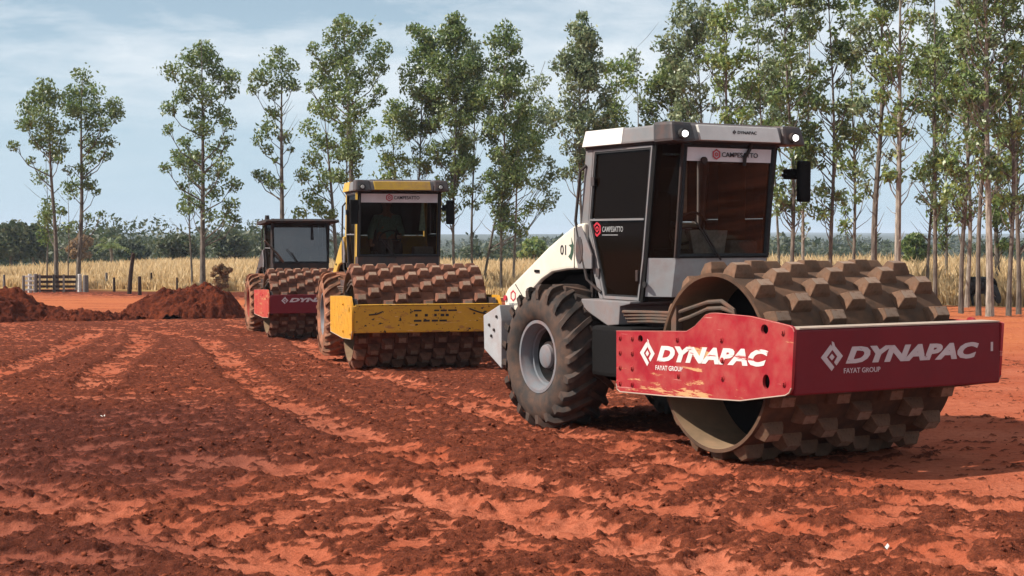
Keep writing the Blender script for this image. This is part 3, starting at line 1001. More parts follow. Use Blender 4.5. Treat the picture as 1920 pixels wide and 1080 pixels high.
# trees of the left, clump by clump
make_tree(90, 79, 150, 60, 420, 1, "slender eucalyptus over the cattle gate, round tufted crown, nearest the photo edge", base_u=105, clumps=[
    (88, 162, 20), (75, 182, 26), (102, 186, 24), (50, 202, 24), (40, 232, 18), (88, 222, 30), (106, 246, 28), (70, 262, 24), (112, 277, 22), (95, 292, 18), (36, 275, 12), (60, 302, 10), (126, 240, 16), (92, 402, 15), (78, 416, 12), (108, 396, 11), (60, 235, 16), (120, 300, 11)])
make_tree(160, 80, 130, 60, 420, 2, "forked eucalyptus by the right end of the cattle gate, separate round leaf tufts", base_u=145, clumps=[
    (160, 146, 20), (168, 172, 25), (138, 175, 24), (130, 202, 22), (155, 208, 25), (180, 206, 20), (213, 194, 17), (214, 214, 20), (198, 236, 18), (168, 236, 18), (207, 268, 18), (168, 268, 24), (162, 296, 17), (192, 290, 13), (152, 320, 18), (168, 346, 16), (184, 360, 10), (140, 350, 12), (174, 408, 12), (190, 402, 10), (130, 320, 10)])
make_tree(88, 84, 300, 22, 470, 3, "thin sapling eucalyptus with few leaves just behind the cattle gate", base_u=88, dens=0.5, r0=0.05)
make_tree(128, 86, 330, 18, 440, 4, "faint thin sapling between the two tall trees at the cattle gate", base_u=128, dens=0.4, r0=0.04)
make_tree(378, 78, 70, 75, 425, 5, "tall full-crowned eucalyptus standing alone behind the tall brown earth heap", base_u=380, clumps=[
    (375, 88, 22), (352, 108, 26), (385, 112, 26), (330, 138, 22), (360, 150, 26), (405, 138, 22), (432, 143, 19), (425, 168, 18), (395, 180, 26), (345, 180, 22), (320, 205, 18), (365, 215, 22), (410, 215, 24), (435, 235, 16), (385, 245, 22), (318, 245, 13), (340, 265, 16), (328, 290, 15), (316, 315, 13), (400, 280, 24), (432, 265, 15), (370, 290, 14), (345, 305, 14), (425, 310, 20), (400, 325, 22), (375, 335, 16), (345, 350, 12), (430, 345, 18), (395, 360, 20), (436, 385, 18), (420, 405, 18), (375, 385, 16), (355, 392, 12), (400, 405, 16), (440, 410, 10)])
make_tree(350, 82, 250, 20, 420, 6, "thin stem with small leaves close beside the lone full-crowned eucalyptus", base_u=360, dens=0.7, r0=0.06)
make_tree(530, 77, 88, 55, 360, 7, "eucalyptus with leafless forked twigs above the last roller's cab, dark round top", base_u=528, limbs_bare=1.5, clumps=[
    (528, 102, 18), (510, 123, 24), (545, 128, 20), (492, 148, 22), (528, 153, 24), (480, 170, 14), (550, 160, 16), (515, 178, 16), (515, 215, 18), (500, 245, 22), (530, 255, 16), (485, 265, 13), (505, 280, 13), (545, 280, 8), (490, 330, 18), (510, 342, 16), (530, 350, 10), (475, 325, 10), (520, 302, 7)])
make_tree(640, 74, 20, 90, 400, 8, "broadest eucalyptus of the row, big rounded dark crown behind the yellow roller", base_u=668, r0=0.17, clumps=[
    (640, 36, 17), (650, 55, 24), (625, 75, 24), (665, 75, 26), (690, 63, 19), (715, 90, 21), (702, 110, 24), (640, 105, 28), (610, 120, 26), (592, 95, 15), (600, 145, 24), (655, 135, 28), (690, 145, 26), (670, 165, 22), (630, 165, 24), (583, 165, 15), (710, 165, 15), (700, 190, 16), (625, 190, 20), (720, 130, 14), (650, 195, 15), (640, 240, 14)])
make_tree(605, 78, 185, 50, 410, 9, "yellowish lower eucalyptus between the last and the yellow roller cabs", mat='leaf_b', base_u=634, clumps=[
    (595, 200, 22), (620, 215, 20), (580, 240, 22), (600, 265, 22), (655, 245, 20), (690, 230, 18), (625, 275, 20), (590, 300, 22), (570, 330, 18), (610, 330, 20), (640, 330, 16), (580, 370, 22), (600, 390, 20), (620, 402, 16), (565, 400, 16), (600, 350, 16), (640, 290, 14)])
# the middle and the right of the row
TREES = [
    # u, y, top, hw, low, base_u, mat, bark, dens, cone, label
    (655, 72, 150, 45, 330, 652, 'leaf_a', 'bark', 0.8, False, "slim eucalyptus whose bare stem rises from the yellow roller's roof, beside the broadest tree"),
    (735, 76, 185, 42, 345, 743, 'leaf_b', 'bark', 1.0, False, "short light green eucalyptus right of the broadest tree, over the yellow roof"),
    (790, 74, 42, 42, 320, 783, 'leaf_a', 'bark', 1.2, False, "eucalyptus with a dense dark top over the yellow roller's mirror, first of three"),
    (850, 73, 24, 50, 400, 852, 'leaf_a', 'bark', 1.25, False, "tallest dark eucalyptus straight above the yellow roller's far mirror"),
    (885, 77, 70, 40, 380, 886, 'leaf_c', 'bark', 0.8, False, "greyish eucalyptus with open crown standing behind the tallest dark one"),
    (945, 72, 40, 50, 420, 940, 'leaf_a', 'bark', 1.1, False, "dark topped eucalyptus just left of the white roller's hood"),
    (975, 75, 180, 45, 440, 962, 'leaf_b', 'bark_pale', 0.9, False, "low leafy eucalyptus with pale stem touching the white roller's hood outline"),
    (1020, 78, 110, 35, 380, 905, 'leaf_c', 'bark', 0.6, False, "leaning thin eucalyptus between the yellow roller and the white hood"),
    (1088, 66, 14, 62, 330, 1092, 'leaf_c', 'bark', 1.25, True, "cone-shaped eucalyptus rising behind the rear of the white cab"),
    (1160, 70, 105, 34, 300, 1150, 'leaf_b', 'bark', 1.1, False, "narrow brownish green eucalyptus beside the cone-shaped one"),
    (1195, 72, 85, 32, 200, 1190, 'leaf_c', 'bark', 0.45, False, "sparse eucalyptus with thin bare twigs above the white cab roof"),
    (1258, 66, 88, 52, 330, 1262, 'leaf_a', 'bark', 1.3, False, "bushy eucalyptus directly above the white cab's near lamp"),
    (1300, 62, -40, 62, 300, 1330, 'leaf_c', 'bark', 1.0, False, "tall overhanging eucalyptus whose crown leaves the frame above the white cab roof"),
    (1375, 58, -90, 60, 330, 1368, 'leaf_b', 'bark', 0.85, False, "yellow-tinged eucalyptus behind the middle of the white cab roof"),
    (1425, 64, -60, 50, 300, 1432, 'leaf_c', 'bark', 0.9, False, "greyish eucalyptus behind the far lamp of the white cab"),
    (1480, 57, -120, 55, 400, 1482, 'leaf_a', 'bark', 0.85, False, "eucalyptus with a straight brown stem just right of the white cab window"),
    (1512, 61, -60, 42, 420, 1508, 'leaf_c', 'bark_pale', 0.7, False, "pale double-looking stem behind the white roller's hanging mirror"),
    (1556, 57, -100, 50, 400, 1557, 'leaf_a', 'bark', 0.8, False, "eucalyptus rising from the middle pads of the near drum, twiggy"),
    (1600, 60, -60, 42, 430, 1599, 'leaf_b', 'bark', 0.75, False, "dark stemmed eucalyptus with side fork low over the near drum"),
    (1645, 55, -140, 48, 380, 1641, 'leaf_c', 'bark', 0.75, False, "thick brown stemmed eucalyptus left of the pale straight trunk"),
    (1690, 53, -150, 52, 330, 1682, 'leaf_b', 'bark_pale', 0.8, False, "pale straight thick trunk standing over the near drum's far pads"),
    (1745, 62, 20, 44, 400, 1740, 'leaf_c', 'bark', 0.5, False, "faint thin eucalyptus just behind the round green bush tree"),
    (1752, 54, -100, 46, 380, 1754, 'leaf_a', 'bark', 0.6, False, "dark slender trunk at the far end of the near drum"),
    (1800, 52, -120, 50, 420, 1803, 'leaf_b', 'bark', 0.7, False, "rough dark trunk with a dead crooked limb left of the grazing cow"),
    (1822, 56, -60, 40, 430, 1813, 'leaf_b', 'bark_pale', 0.6, False, "thin pale stem close to the rough dark trunk by the cow"),
    (1842, 50, -160, 46, 300, 1836, 'leaf_c', 'bark', 0.5, False, "narrow dark trunk in front of the grazing cow's rump"),
    (1845, 49.5, -190, 60, 330, 1857, 'leaf_a', 'bark_pale', 0.8, False, "thickest pale trunk right of the grazing cow, lit on one side"),
    (1890, 50, -160, 50, 400, 1892, 'leaf_b', 'bark', 0.75, False, "brown and pale patched trunk near the photo edge"),
    (1925, 51, -150, 50, 430, 1911, 'leaf_a', 'bark', 0.7, False, "outermost thin leaning trunk at the photo edge, past the patched one"),
    (1975, 54, -100, 55, 400, 1960, 'leaf_c', 'bark', 0.7, False, "eucalyptus mostly outside the frame, only its crown reaching in"),
    (1770, 68, 60, 60, 460, 1775, 'leaf_b', 'bark', 0.7, False, "broad olive green tree behind the trunks over the round bush tree"),
    (1870, 66, 120, 60, 470, 1872, 'leaf_b', 'bark', 0.8, False, "olive green leafy tree filling the gap behind the thickest pale trunk"),
    (1440, 72, 40, 60, 260, 1462, 'leaf_a', 'bark', 0.7, False, "second-row eucalyptus half hidden by the white cab roof"),
]
for k, (u, y, top, hw, low, bu, mt, bk, dn, cone, lab) in enumerate(TREES):
    if u > 1290:
        dn *= 0.78
    pale = bk == 'bark_pale'
    make_tree(u, y, top, hw, low, 100 + k, lab, mat=mt, bark=bk, base_u=bu, dens=dn, cone=cone, limbs_bare=0.6,
              r0=0.125 if 'thick' in lab else (0.085 if u > 1280 and y < 60 else 0.07))


# ------------------------------------------------------------------ far woodland, bush trees, palm
def bush_tree(name, u, y, top, hw, bot, seed, label, category, mat='leaf_far', leaf=0.42, n=26, group=None, trunk=True, flat=0.6):
    rnd = random.Random(seed)
    s = y / F
    x = (u - 960) * s
    z0 = zg(x, y)
    _, zt = at_depth(u, top, y)
    _, zb = at_depth(u, bot, y)
    root = empty(name, (x, y, z0))
    tag(root, label, category, group)
    cs, rs = [], []
    for _ in range(n):
        a = rnd.uniform(0, 2 * math.pi); q = rnd.random() ** 0.5 * 0.78
        el = rnd.uniform(-0.9, 1)
        w = hw * s
        hh = (zt - zb) / 2
        k = math.sqrt(max(0.05, 1 - abs(el) ** 2.2))
        cs.append((math.cos(a) * q * w * k, math.sin(a) * q * w * k * 0.8, (zb + zt) / 2 - z0 + el * hh * 0.82))
        rs.append(w * rnd.uniform(0.18, 0.32))
    cs, rs = np.array(cs), np.array(rs)
    V = leaf_cloud(cs, rs, np.full(n, int(95)), leaf, 0.2)
    if trunk:
        mb = MB()
        top_z = (zb + zt) / 2 - z0
        mb.tube([(0, 0, -0.2), (0.05, 0, top_z * 0.5), (0, 0, top_z)], 0, 7, [0.2, 0.15, 0.08])
        for c in cs[:8]:
            mb.tube([(0, 0, top_z * 0.55), tuple(c)], 0, 4, [0.07, 0.02])
        mb.build("trunk", M['bark'], root)
    leaf_object("crown", V, M[mat], root)
    return root


G2 = "leafy trees beyond the dry field"
bush_tree("broadleaf_tree", 20, 165, 420, 62, 488, 1, "large dark rounded tree beyond the field nearest the photo edge", "tree", n=60, leaf=0.5, group=G2)
bush_tree("broadleaf_tree", 62, 172, 418, 40, 486, 2, "tall rounded tree beyond the field just behind the cattle gate trees", "tree", n=46, leaf=0.5, group=G2)
bush_tree("broadleaf_tree", 150, 170, 438, 30, 488, 9, "reddish brown tree beyond the field between the gate trees and the palm", "tree", n=30, leaf=0.45, mat='leaf_dry', group=G2)
bush_tree("broadleaf_tree", 332, 160, 442, 44, 488, 3, "dark spreading tree beyond the field behind the lone eucalyptus, left of it", "tree", n=50, leaf=0.5, group=G2)
bush_tree("broadleaf_tree", 430, 168, 436, 48, 490, 4, "wide dark tree beyond the field between the lone eucalyptus and the last roller", "tree", n=56, leaf=0.5, group=G2)
bush_tree("broadleaf_tree", 250, 185, 452, 36, 488, 12, "dull green tree beyond the field just right of the palm", "tree", n=34, leaf=0.5, group=G2)
bush_tree("round_tree", 1716, 95, 437, 30, 494, 5, "round dense green bush tree beyond the near drum, between two trunks", "tree", n=46, leaf=0.28, mat='leaf_a', group=G2)
bush_tree("broadleaf_tree", 1000, 150, 448, 34, 490, 6, "olive bushy tree beyond the field just left of the white hood", "tree", n=34, leaf=0.42, mat='leaf_b', group=G2)
bush_tree("dry_bush", 415, 70, 492, 26, 545, 7, "bare reddish brown bush behind the tall brown earth heap", "bush", mat='leaf_dry', leaf=0.16, n=22, trunk=False)


def scatter_wood(name, label, spots, leaf, per, mat='leaf_far'):
    C_, R_ = [], []
    for (x, y, h, w) in spots:
        z = zg(x, y)
        m_ = 9
        for _ in range(m_):
            a = random.uniform(0, 6.283); q = random.random() ** 0.5
            C_.append((x + math.cos(a) * q * w, y + math.sin(a) * q * w, z + h * random.uniform(0.15, 0.85)))
            R_.append(h * random.uniform(0.22, 0.36))
    V = leaf_cloud(np.array(C_), np.array(R_), np.full(len(C_), per), leaf, 0.1)
    tag(leaf_object(name, V, M[mat], None), label, kind="stuff")


spots = []
for k in range(120):
    y = random.uniform(175, 260)
    x = random.uniform(-0.40, -0.14) * y
    spots.append((x, y, random.uniform(4.0, 6.3), 3.0))
for k in range(60):
    y = random.uniform(175, 330)
    x = random.uniform(-0.14, 0.40) * y
    spots.append((x, y, random.uniform(2.0, 3.6), 2.6))
scatter_wood("woodland_edge", "dark woodland mass beyond the dry grass field", spots, 0.62, 26)
spots = [(random.uniform(-0.42, 0.42) * y, y, random.uniform(4, 8), 7) for y in [random.uniform(300, 1100) for _ in range(260)]]
scatter_wood("distant_scrub", "far scrub and tree cover running to the hills", spots, 1.7, 12)


def palm(u, y, top, label):
    s = y / F
    x = (u - 960) * s
    z0 = zg(x, y)
    _, zt = at_depth(u, top, y)
    root = tag(empty("palm_tree", (x, y, z0)), label, "palm")
    h = zt - z0 - 1.3
    mb = MB(); mb.tube([(0, 0, -0.2), (0.1, 0, h * 0.5), (0, 0, h)], 0, 8, [0.22, 0.17, 0.15]); mb.build("trunk", M['bark'], root)
    for k in range(15):
        a = k * 2.4; el = random.uniform(0.3, 1.3); L = random.uniform(2.0, 2.7)
        fr = MB(); pts = []
        for j in range(9):
            t = j / 8
            r = L * t * math.cos(el) + 0.05; z = h + L * t * math.sin(el) - 1.3 * t * t
            pts.append(Vector((math.cos(a) * r, math.sin(a) * r, z)))
        fr.tube(pts, 0, 4, [0.03 * (1 - j / 9) + 0.006 for j in range(9)])
        sd = Vector((-math.sin(a), math.cos(a), 0))
        for j in range(1, 9):
            for sg in (-1, 1):
                p = pts[j]; e = p + sd * sg * 0.6 * (1 - 0.5 * j / 9) + Vector((math.cos(a) * 0.2, math.sin(a) * 0.2, -0.28))
                w = (pts[j] - pts[j - 1]) * 0.35
                fr.add([p, p + w, e], [(0, 1, 2)])
        fr.build("frond", M['leaf_a'], root)


palm(208, 158, 442, "palm with arching fronds in front of the dark woodland beyond the field")


# ------------------------------------------------------------------ dry grass
def build_grass():
    n = 185000
    x = RNG.uniform(-36, 34, n)
    t = RNG.random(n)
    y = field_edge(x) + 1.0 + 78 * t ** 1.7
    ok = np.abs(x) < 0.37 * y + 1
    tuft = fbm(x / 1.3, y / 1.3, 2, 200)
    ok &= RNG.random(n) < 0.35 + 1.3 * (tuft - 0.3)
    x, y, t, tuft = x[ok], y[ok], t[ok], tuft[ok]
    n = len(x)
    h = (0.60 + 0.60 * RNG.random(n)) * (0.50 + 0.80 * tuft) * (1.0 + 0.45 * (x > 8))
    h = h * (0.55 + 0.45 * sstep(0, 5, y - field_edge(x) - 1))
    w = 0.014 + 0.00027 * y
    a = RNG.uniform(0, 6.283, n)
    lean = RNG.normal(size=(n, 2)) * 0.22 * h[:, None]
    z = zbase(x, y) - 0.05
    dx, dy = np.cos(a) * w, np.sin(a) * w
    B1 = np.stack([x - dx, y - dy, z], 1); B2 = np.stack([x + dx, y + dy, z], 1)
    m1 = np.stack([x + lean[:, 0] * 0.35 + dx, y + lean[:, 1] * 0.35 + dy, z + h * 0.6], 1)
    m0 = np.stack([x + lean[:, 0] * 0.35 - dx, y + lean[:, 1] * 0.35 - dy, z + h * 0.6], 1)
    tp1 = np.stack([x + lean[:, 0], y + lean[:, 1], z + h], 1)
    V = np.stack([B1, B2, m1, tp1, m0], 1).reshape(-1, 3)
    Fq = np.arange(n * 5).reshape(n, 5)
    tag(np_mesh("dry_grass", V, Fq, M['grass']), "tall dry golden grass of the field", kind="stuff")


build_grass()


# ------------------------------------------------------------------ fence posts, gate
def post(u, v, top, w_px, label, lean=0.0, mat='wood_dark'):
    x, y = ground_at(u, v)
    s = y / F
    h = (v - top) * s
    r = w_px * s / 2
    mb = MB()
    mb.tube([(0, 0, -0.15), (lean * 0.4, 0, h * 0.5), (lean, 0.0, h * 0.97), (lean * 1.02, 0, h)], 0, 7, [r * 1.1, r, r * 0.9, r * 0.6])
    o = mb.build("fence_post", M[mat], None)
    o.location = (x, y, zg(x, y))
    o.rotation_euler = (0, 0, random.uniform(0, 0.3))
    tag(o, label, "fence post", "wooden posts along the dry field")


post(242, 552, 474, 8, "tallest dark post, leaning and crooked, twice the height of its neighbours", 0.22)
post(262, 554, 518, 7, "short thick dark post just right of the tallest leaning post")
post(214, 549, 520, 5, "thin post left of the tallest leaning post")
post(200, 541, 511, 5, "grey-brown post at the grass edge, second right of the cattle gate", mat='wood_grey')
post(284, 542, 511, 4, "slim post standing in the grass between the leaning post and the tall heap")
post(332, 550, 520, 4, "slim post at the foot of the grass nearest the tall brown heap")
post(8, 546, 515, 5, "grey post in the grass left of the cattle gate at the photo edge", mat='wood_grey')
post(1764, 532, 507, 5, "short post with a pale cut top in the grass, right of the dark slender trunk")


def gate():
    x0, y0 = ground_at(47, 549)
    x1, y1 = ground_at(158, 549)
    s = y0 / F
    root = tag(empty("cattle_gate", ((x0 + x1) / 2, y0, zg(x0, y0))), "weathered cattle gate of horizontal boards between whitewashed posts at the field edge", "gate")
    hw = (x1 - x0) / 2
    H = 33 * s
    for k, (a, b_) in enumerate(((0.82, 1.0), (0.55, 0.70), (0.29, 0.43), (0.06, 0.17))):
        mb = MB(); mb.box(-hw + 0.62, hw - 0.42, -0.03, 0.03, H * a, H * b_); mb.build("rail", M['wood_dark'], root, bevel=0.008)
    for xx in (-hw + 0.75, -hw + 1.45, 0.0, hw - 1.0):
        mb = MB(); mb.box(xx - 0.05, xx + 0.05, -0.075, -0.033, 0.02, H * 1.05); mb.build("upright", M['wood_grey'], root, bevel=0.006)
    for xx, w, m_ in ((-hw + 0.22, 0.11, 'whitewash'), (-hw + 0.50, 0.12, 'wood_grey'), (-hw - 0.1, 0.08, 'wood_grey'), (hw - 0.25, 0.11, 'whitewash'), (hw + 0.05, 0.15, 'wood_grey')):
        mb = MB(); mb.cyl((xx, 0.05, -0.2), (xx + 0.02, 0.05, H * random.uniform(0.98, 1.08)), w, w * 0.88, 10)
        mb.build("post", M[m_], root, bevel=0.01)
    for j in range(4):
        mb = MB(); mb.box(-hw + 0.05, -hw + 0.5, -0.16, -0.12, 0.12 + j * 0.22, 0.2 + j * 0.22); mb.build("batten", M['whitewash'], root, bevel=0.005)


gate()


# ------------------------------------------------------------------ skinned bodies
def skin_mesh(verts, edges, radii, root_i=0, sub=2):
    me = bpy.data.meshes.new("skin")
    me.from_pydata([tuple(v) for v in verts], edges, [])
    o = bpy.data.objects.new("skin", me)
    COL.objects.link(o)
    sm = o.modifiers.new("skin", 'SKIN')
    sm.use_smooth_shade = True
    for i, r in enumerate(radii):
        r = (r, r) if isinstance(r, (int, float)) else r
        me.skin_vertices[0].data[i].radius = r
        me.skin_vertices[0].data[i].use_root = (i == root_i)
    if sub:
        ss = o.modifiers.new("sub", 'SUBSURF'); ss.levels = sub; ss.render_levels = sub
    dg = bpy.context.evaluated_depsgraph_get()
    out = bpy.data.meshes.new_from_object(o.evaluated_get(dg))
    bpy.data.objects.remove(o)
    bpy.data.meshes.remove(me)
    return out


def cow(u, v, y, label):
    x, _ = at_depth(u, v, y)
    root = tag(empty("cow", (x, y, zg(x, y)), math.radians(-58)), label, "cow")
    root.scale = (0.86, 0.86, 0.86)
    V = [(-0.62, 0, 0.98), (-0.3, 0, 0.95), (0.1, 0, 0.92), (0.45, 0, 0.95), (0.66, 0, 0.80), (0.84, 0, 0.56), (0.90, 0, 0.36), (0.98, 0, 0.16)]
    R = [(0.20, 0.2), (0.27, 0.25), (0.30, 0.27), (0.26, 0.24), (0.15, 0.15), (0.10, 0.11), (0.10, 0.09), (0.06, 0.05)]
    E = [(i, i + 1) for i in range(7)]
    for sg in (-1, 1):
        b0 = len(V)
        V += [(-0.58, 0.15 * sg, 0.72), (-0.66, 0.15 * sg, 0.42), (-0.60, 0.15 * sg, 0.20), (-0.58, 0.15 * sg, 0.02)]
        R += [0.12, 0.065, 0.045, 0.05]
        E += [(0, b0), (b0, b0 + 1), (b0 + 1, b0 + 2), (b0 + 2, b0 + 3)]
        b0 = len(V)
        V += [(0.42, 0.14 * sg, 0.65), (0.44, 0.14 * sg, 0.40), (0.42, 0.14 * sg, 0.20), (0.43, 0.14 * sg, 0.02)]
        R += [0.10, 0.055, 0.042, 0.05]
        E += [(3, b0), (b0, b0 + 1), (b0 + 1, b0 + 2), (b0 + 2, b0 + 3)]
        b0 = len(V)
        V += [(0.88, 0.15 * sg, 0.46)]; R += [0.03]; E += [(6, b0)]
    b0 = len(V)
    V += [(-0.80, 0, 0.90), (-0.84, 0, 0.45)]; R += [0.025, 0.03]; E += [(0, b0), (b0, b0 + 1)]
    R = [tuple(q * 1.5 for q in r_) if isinstance(r_, tuple) else r_ * 1.25 for r_ in R]
    me = skin_mesh(V, E, R, 2)
    link("body", me, M['cow'], root, smooth='all')
    for sg in (-1, 1):
        mb = MB(); mb.tube([(0.86, 0.07 * sg, 0.48), (0.83, 0.16 * sg, 0.54), (0.85, 0.19 * sg, 0.62)], 0, 6, [0.02, 0.014, 0.004])
        mb.build("horn", M['horn'], root)


cow(1840, 540, 58.0, "black cow grazing head down behind the trunks, nearest the thickest pale trunk")


def operator(parent_loc, rz, label, name="person"):
    """seated driver, built in the roller's own axes: +x ahead"""
    root = tag(empty(name, parent_loc, rz), label, "person", None)
    # skin: head, neck, torso, arms, legs with hands in one continuous figure
    V = [(0, 0, 0.0), (0.02, 0, 0.22), (0.05, 0, 0.44), (0.07, 0, 0.56), (0.09, 0, 0.64), (0.10, 0, 0.74), (0.10, 0, 0.82)]
    R = [(0.15, 0.12), (0.145, 0.11), (0.155, 0.115), (0.06, 0.06), (0.06, 0.07), (0.078, 0.092), (0.068, 0.08)]
    E = [(i, i + 1) for i in range(6)]
    V += [(0.195, 0, 0.735)]; R += [0.016]; E += [(5, len(V) - 1)]                  # nose
    for sg in (-1, 1):                                                        # ears
        V += [(0.10, 0.095 * sg, 0.745)]; R += [0.02]; E += [(5, len(V) - 1)]
    arms = {-1: [(0.06, -0.19, 0.46), (0.22, -0.30, 0.22), (0.44, -0.34, 0.02)],
            1: [(0.06, 0.19, 0.46), (0.18, 0.26, 0.20), (0.42, 0.16, 0.16)]}
    for sg in (-1, 1):
        b0 = len(V)
        V += arms[sg]; R += [0.062, 0.046, 0.032]
        E += [(2, b0), (b0, b0 + 1), (b0 + 1, b0 + 2)]
        hx, hy, hz = arms[sg][2]
        V += [(hx + 0.07, hy, hz - 0.02)]; R += [(0.038, 0.02)]; E += [(b0 + 2, b0 + 3)]
        for j, (dy, L) in enumerate(((-0.03, 0.060), (-0.01, 0.072), (0.011, 0.068), (0.031, 0.052))):
            f0 = len(V)
            V += [(hx + 0.07 + L * 0.6, hy + dy, hz - 0.02), (hx + 0.07 + L * 0.85, hy + dy, hz - 0.055)]
            R += [0.0095, 0.0085]
            E += [(b0 + 3, f0), (f0, f0 + 1)]
        f0 = len(V)
        V += [(hx + 0.06, hy - 0.045 * sg, hz - 0.01), (hx + 0.095, hy - 0.055 * sg, hz - 0.03)]; R += [0.012, 0.010]
        E += [(b0 + 3, f0), (f0, f0 + 1)]
        b0 = len(V)
        V += [(0.08, 0.11 * sg, -0.02), (0.46, 0.15 * sg, 0.02), (0.52, 0.15 * sg, -0.38), (0.62, 0.15 * sg, -0.42)]; R += [0.085, 0.062, 0.045, 0.04]
        E += [(0, b0), (b0, b0 + 1), (b0 + 1, b0 + 2), (b0 + 2, b0 + 3)]
    link("body", skin_mesh(V, E, R, 0, 1), M['skin'], root, smooth='all')
    # shirt over torso and upper arms
    V2 = [(0, 0, -0.02), (0.02, 0, 0.22), (0.05, 0, 0.45), (0.065, 0, 0.53)]; R2 = [(0.165, 0.135), (0.16, 0.125), (0.17, 0.13), (0.075, 0.075)]
    E2 = [(0, 1), (1, 2), (2, 3)]
    for sg in (-1, 1):
        b0 = len(V2)
        a = arms[sg]
        e = tuple(a[1][i] + (a[2][i] - a[1][i]) * 0.75 for i in range(3))
        V2 += [a[0], a[1], e]; R2 += [0.078, 0.062, 0.048]; E2 += [(2, b0), (b0, b0 + 1), (b0 + 1, b0 + 2)]
    link("shirt", skin_mesh(V2, E2, R2, 0, 1), M['shirt'], root, smooth='all')
    V3 = [(0, 0, -0.03)]; R3 = [(0.17, 0.13)]; E3 = []
    for sg in (-1, 1):
        b0 = len(V3)
        V3 += [(0.10, 0.11 * sg, -0.03), (0.46, 0.15 * sg, 0.02), (0.52, 0.15 * sg, -0.33)]; R3 += [0.10, 0.078, 0.06]; E3 += [(0, b0), (b0, b0 + 1), (b0 + 1, b0 + 2)]
    link("trousers", skin_mesh(V3, E3, R3, 0, 1), M['trousers'], root, smooth='all')
    hb = bmesh.new()
    bmesh.ops.create_icosphere(hb, subdivisions=3, radius=1.0)
    for v in hb.verts:
        v.co = Vector((0.085 + v.co.x * 0.108, v.co.y * 0.095, 0.80 + v.co.z * 0.090))
    bmesh.ops.delete(hb, geom=[v for v in hb.verts if v.co.z < 0.735 or (v.co.x > 0.15 and v.co.z < 0.81)], context='VERTS')
    me = bpy.data.meshes.new("hair"); hb.to_mesh(me); hb.free()
    link("hair", me, M['hair'], root, smooth='all')
    for sg in (-1, 1):
        mb = MB(); mb.cyl((0.165, 0.032 * sg, 0.765), (0.176, 0.033 * sg, 0.765), 0.012, 0.010, 8); mb.build("eye", M['hair'], root)
    mb = MB(); mb.box(0.168, 0.178, -0.025, 0.025, 0.692, 0.700); mb.build("mouth", M['liner'], root)
    return root


# ------------------------------------------------------------------ the rollers
def pad_mesh(wide):
    mb = MB()
    a0, a1, a2 = ((0.110, 0.084), (0.104, 0.076), (0.074, 0.046)) if wide else ((0.100, 0.088), (0.096, 0.082), (0.062, 0.046))      # half sizes: along the axle, round the drum
    L = [(a0, -0.02), (a1, 0.035), (a2, 0.105)]
    for (a, c), h in L:
        mb.v += [(-c, -a, h), (c, -a, h), (c, a, h), (-c, a, h)]
    for k in range(2):
        for i in range(4):
            mb.f.append((k * 4 + i, k * 4 + (i + 1) % 4, k * 4 + 4 + (i + 1) % 4, k * 4 + 4 + i))
    mb.f.append((8, 9, 10, 11))
    me = mb.mesh("pad")
    me.materials.append(None); me.materials.append(M['pad_top'])
    for p in me.polygons:
        p.material_index = 1 if min(me.vertices[i].co.z for i in p.vertices) > 0.09 else 0
    bm = bmesh.new(); bm.from_mesh(me)
    es = [e for e in bm.edges if len(e.link_faces) == 2 and min(v.co.z for v in e.verts) > 0.0]
    bmesh.ops.bevel(bm, geom=es, offset=0.005, segments=1, affect='EDGES')
    bm.to_mesh(me); bm.free()
    return me


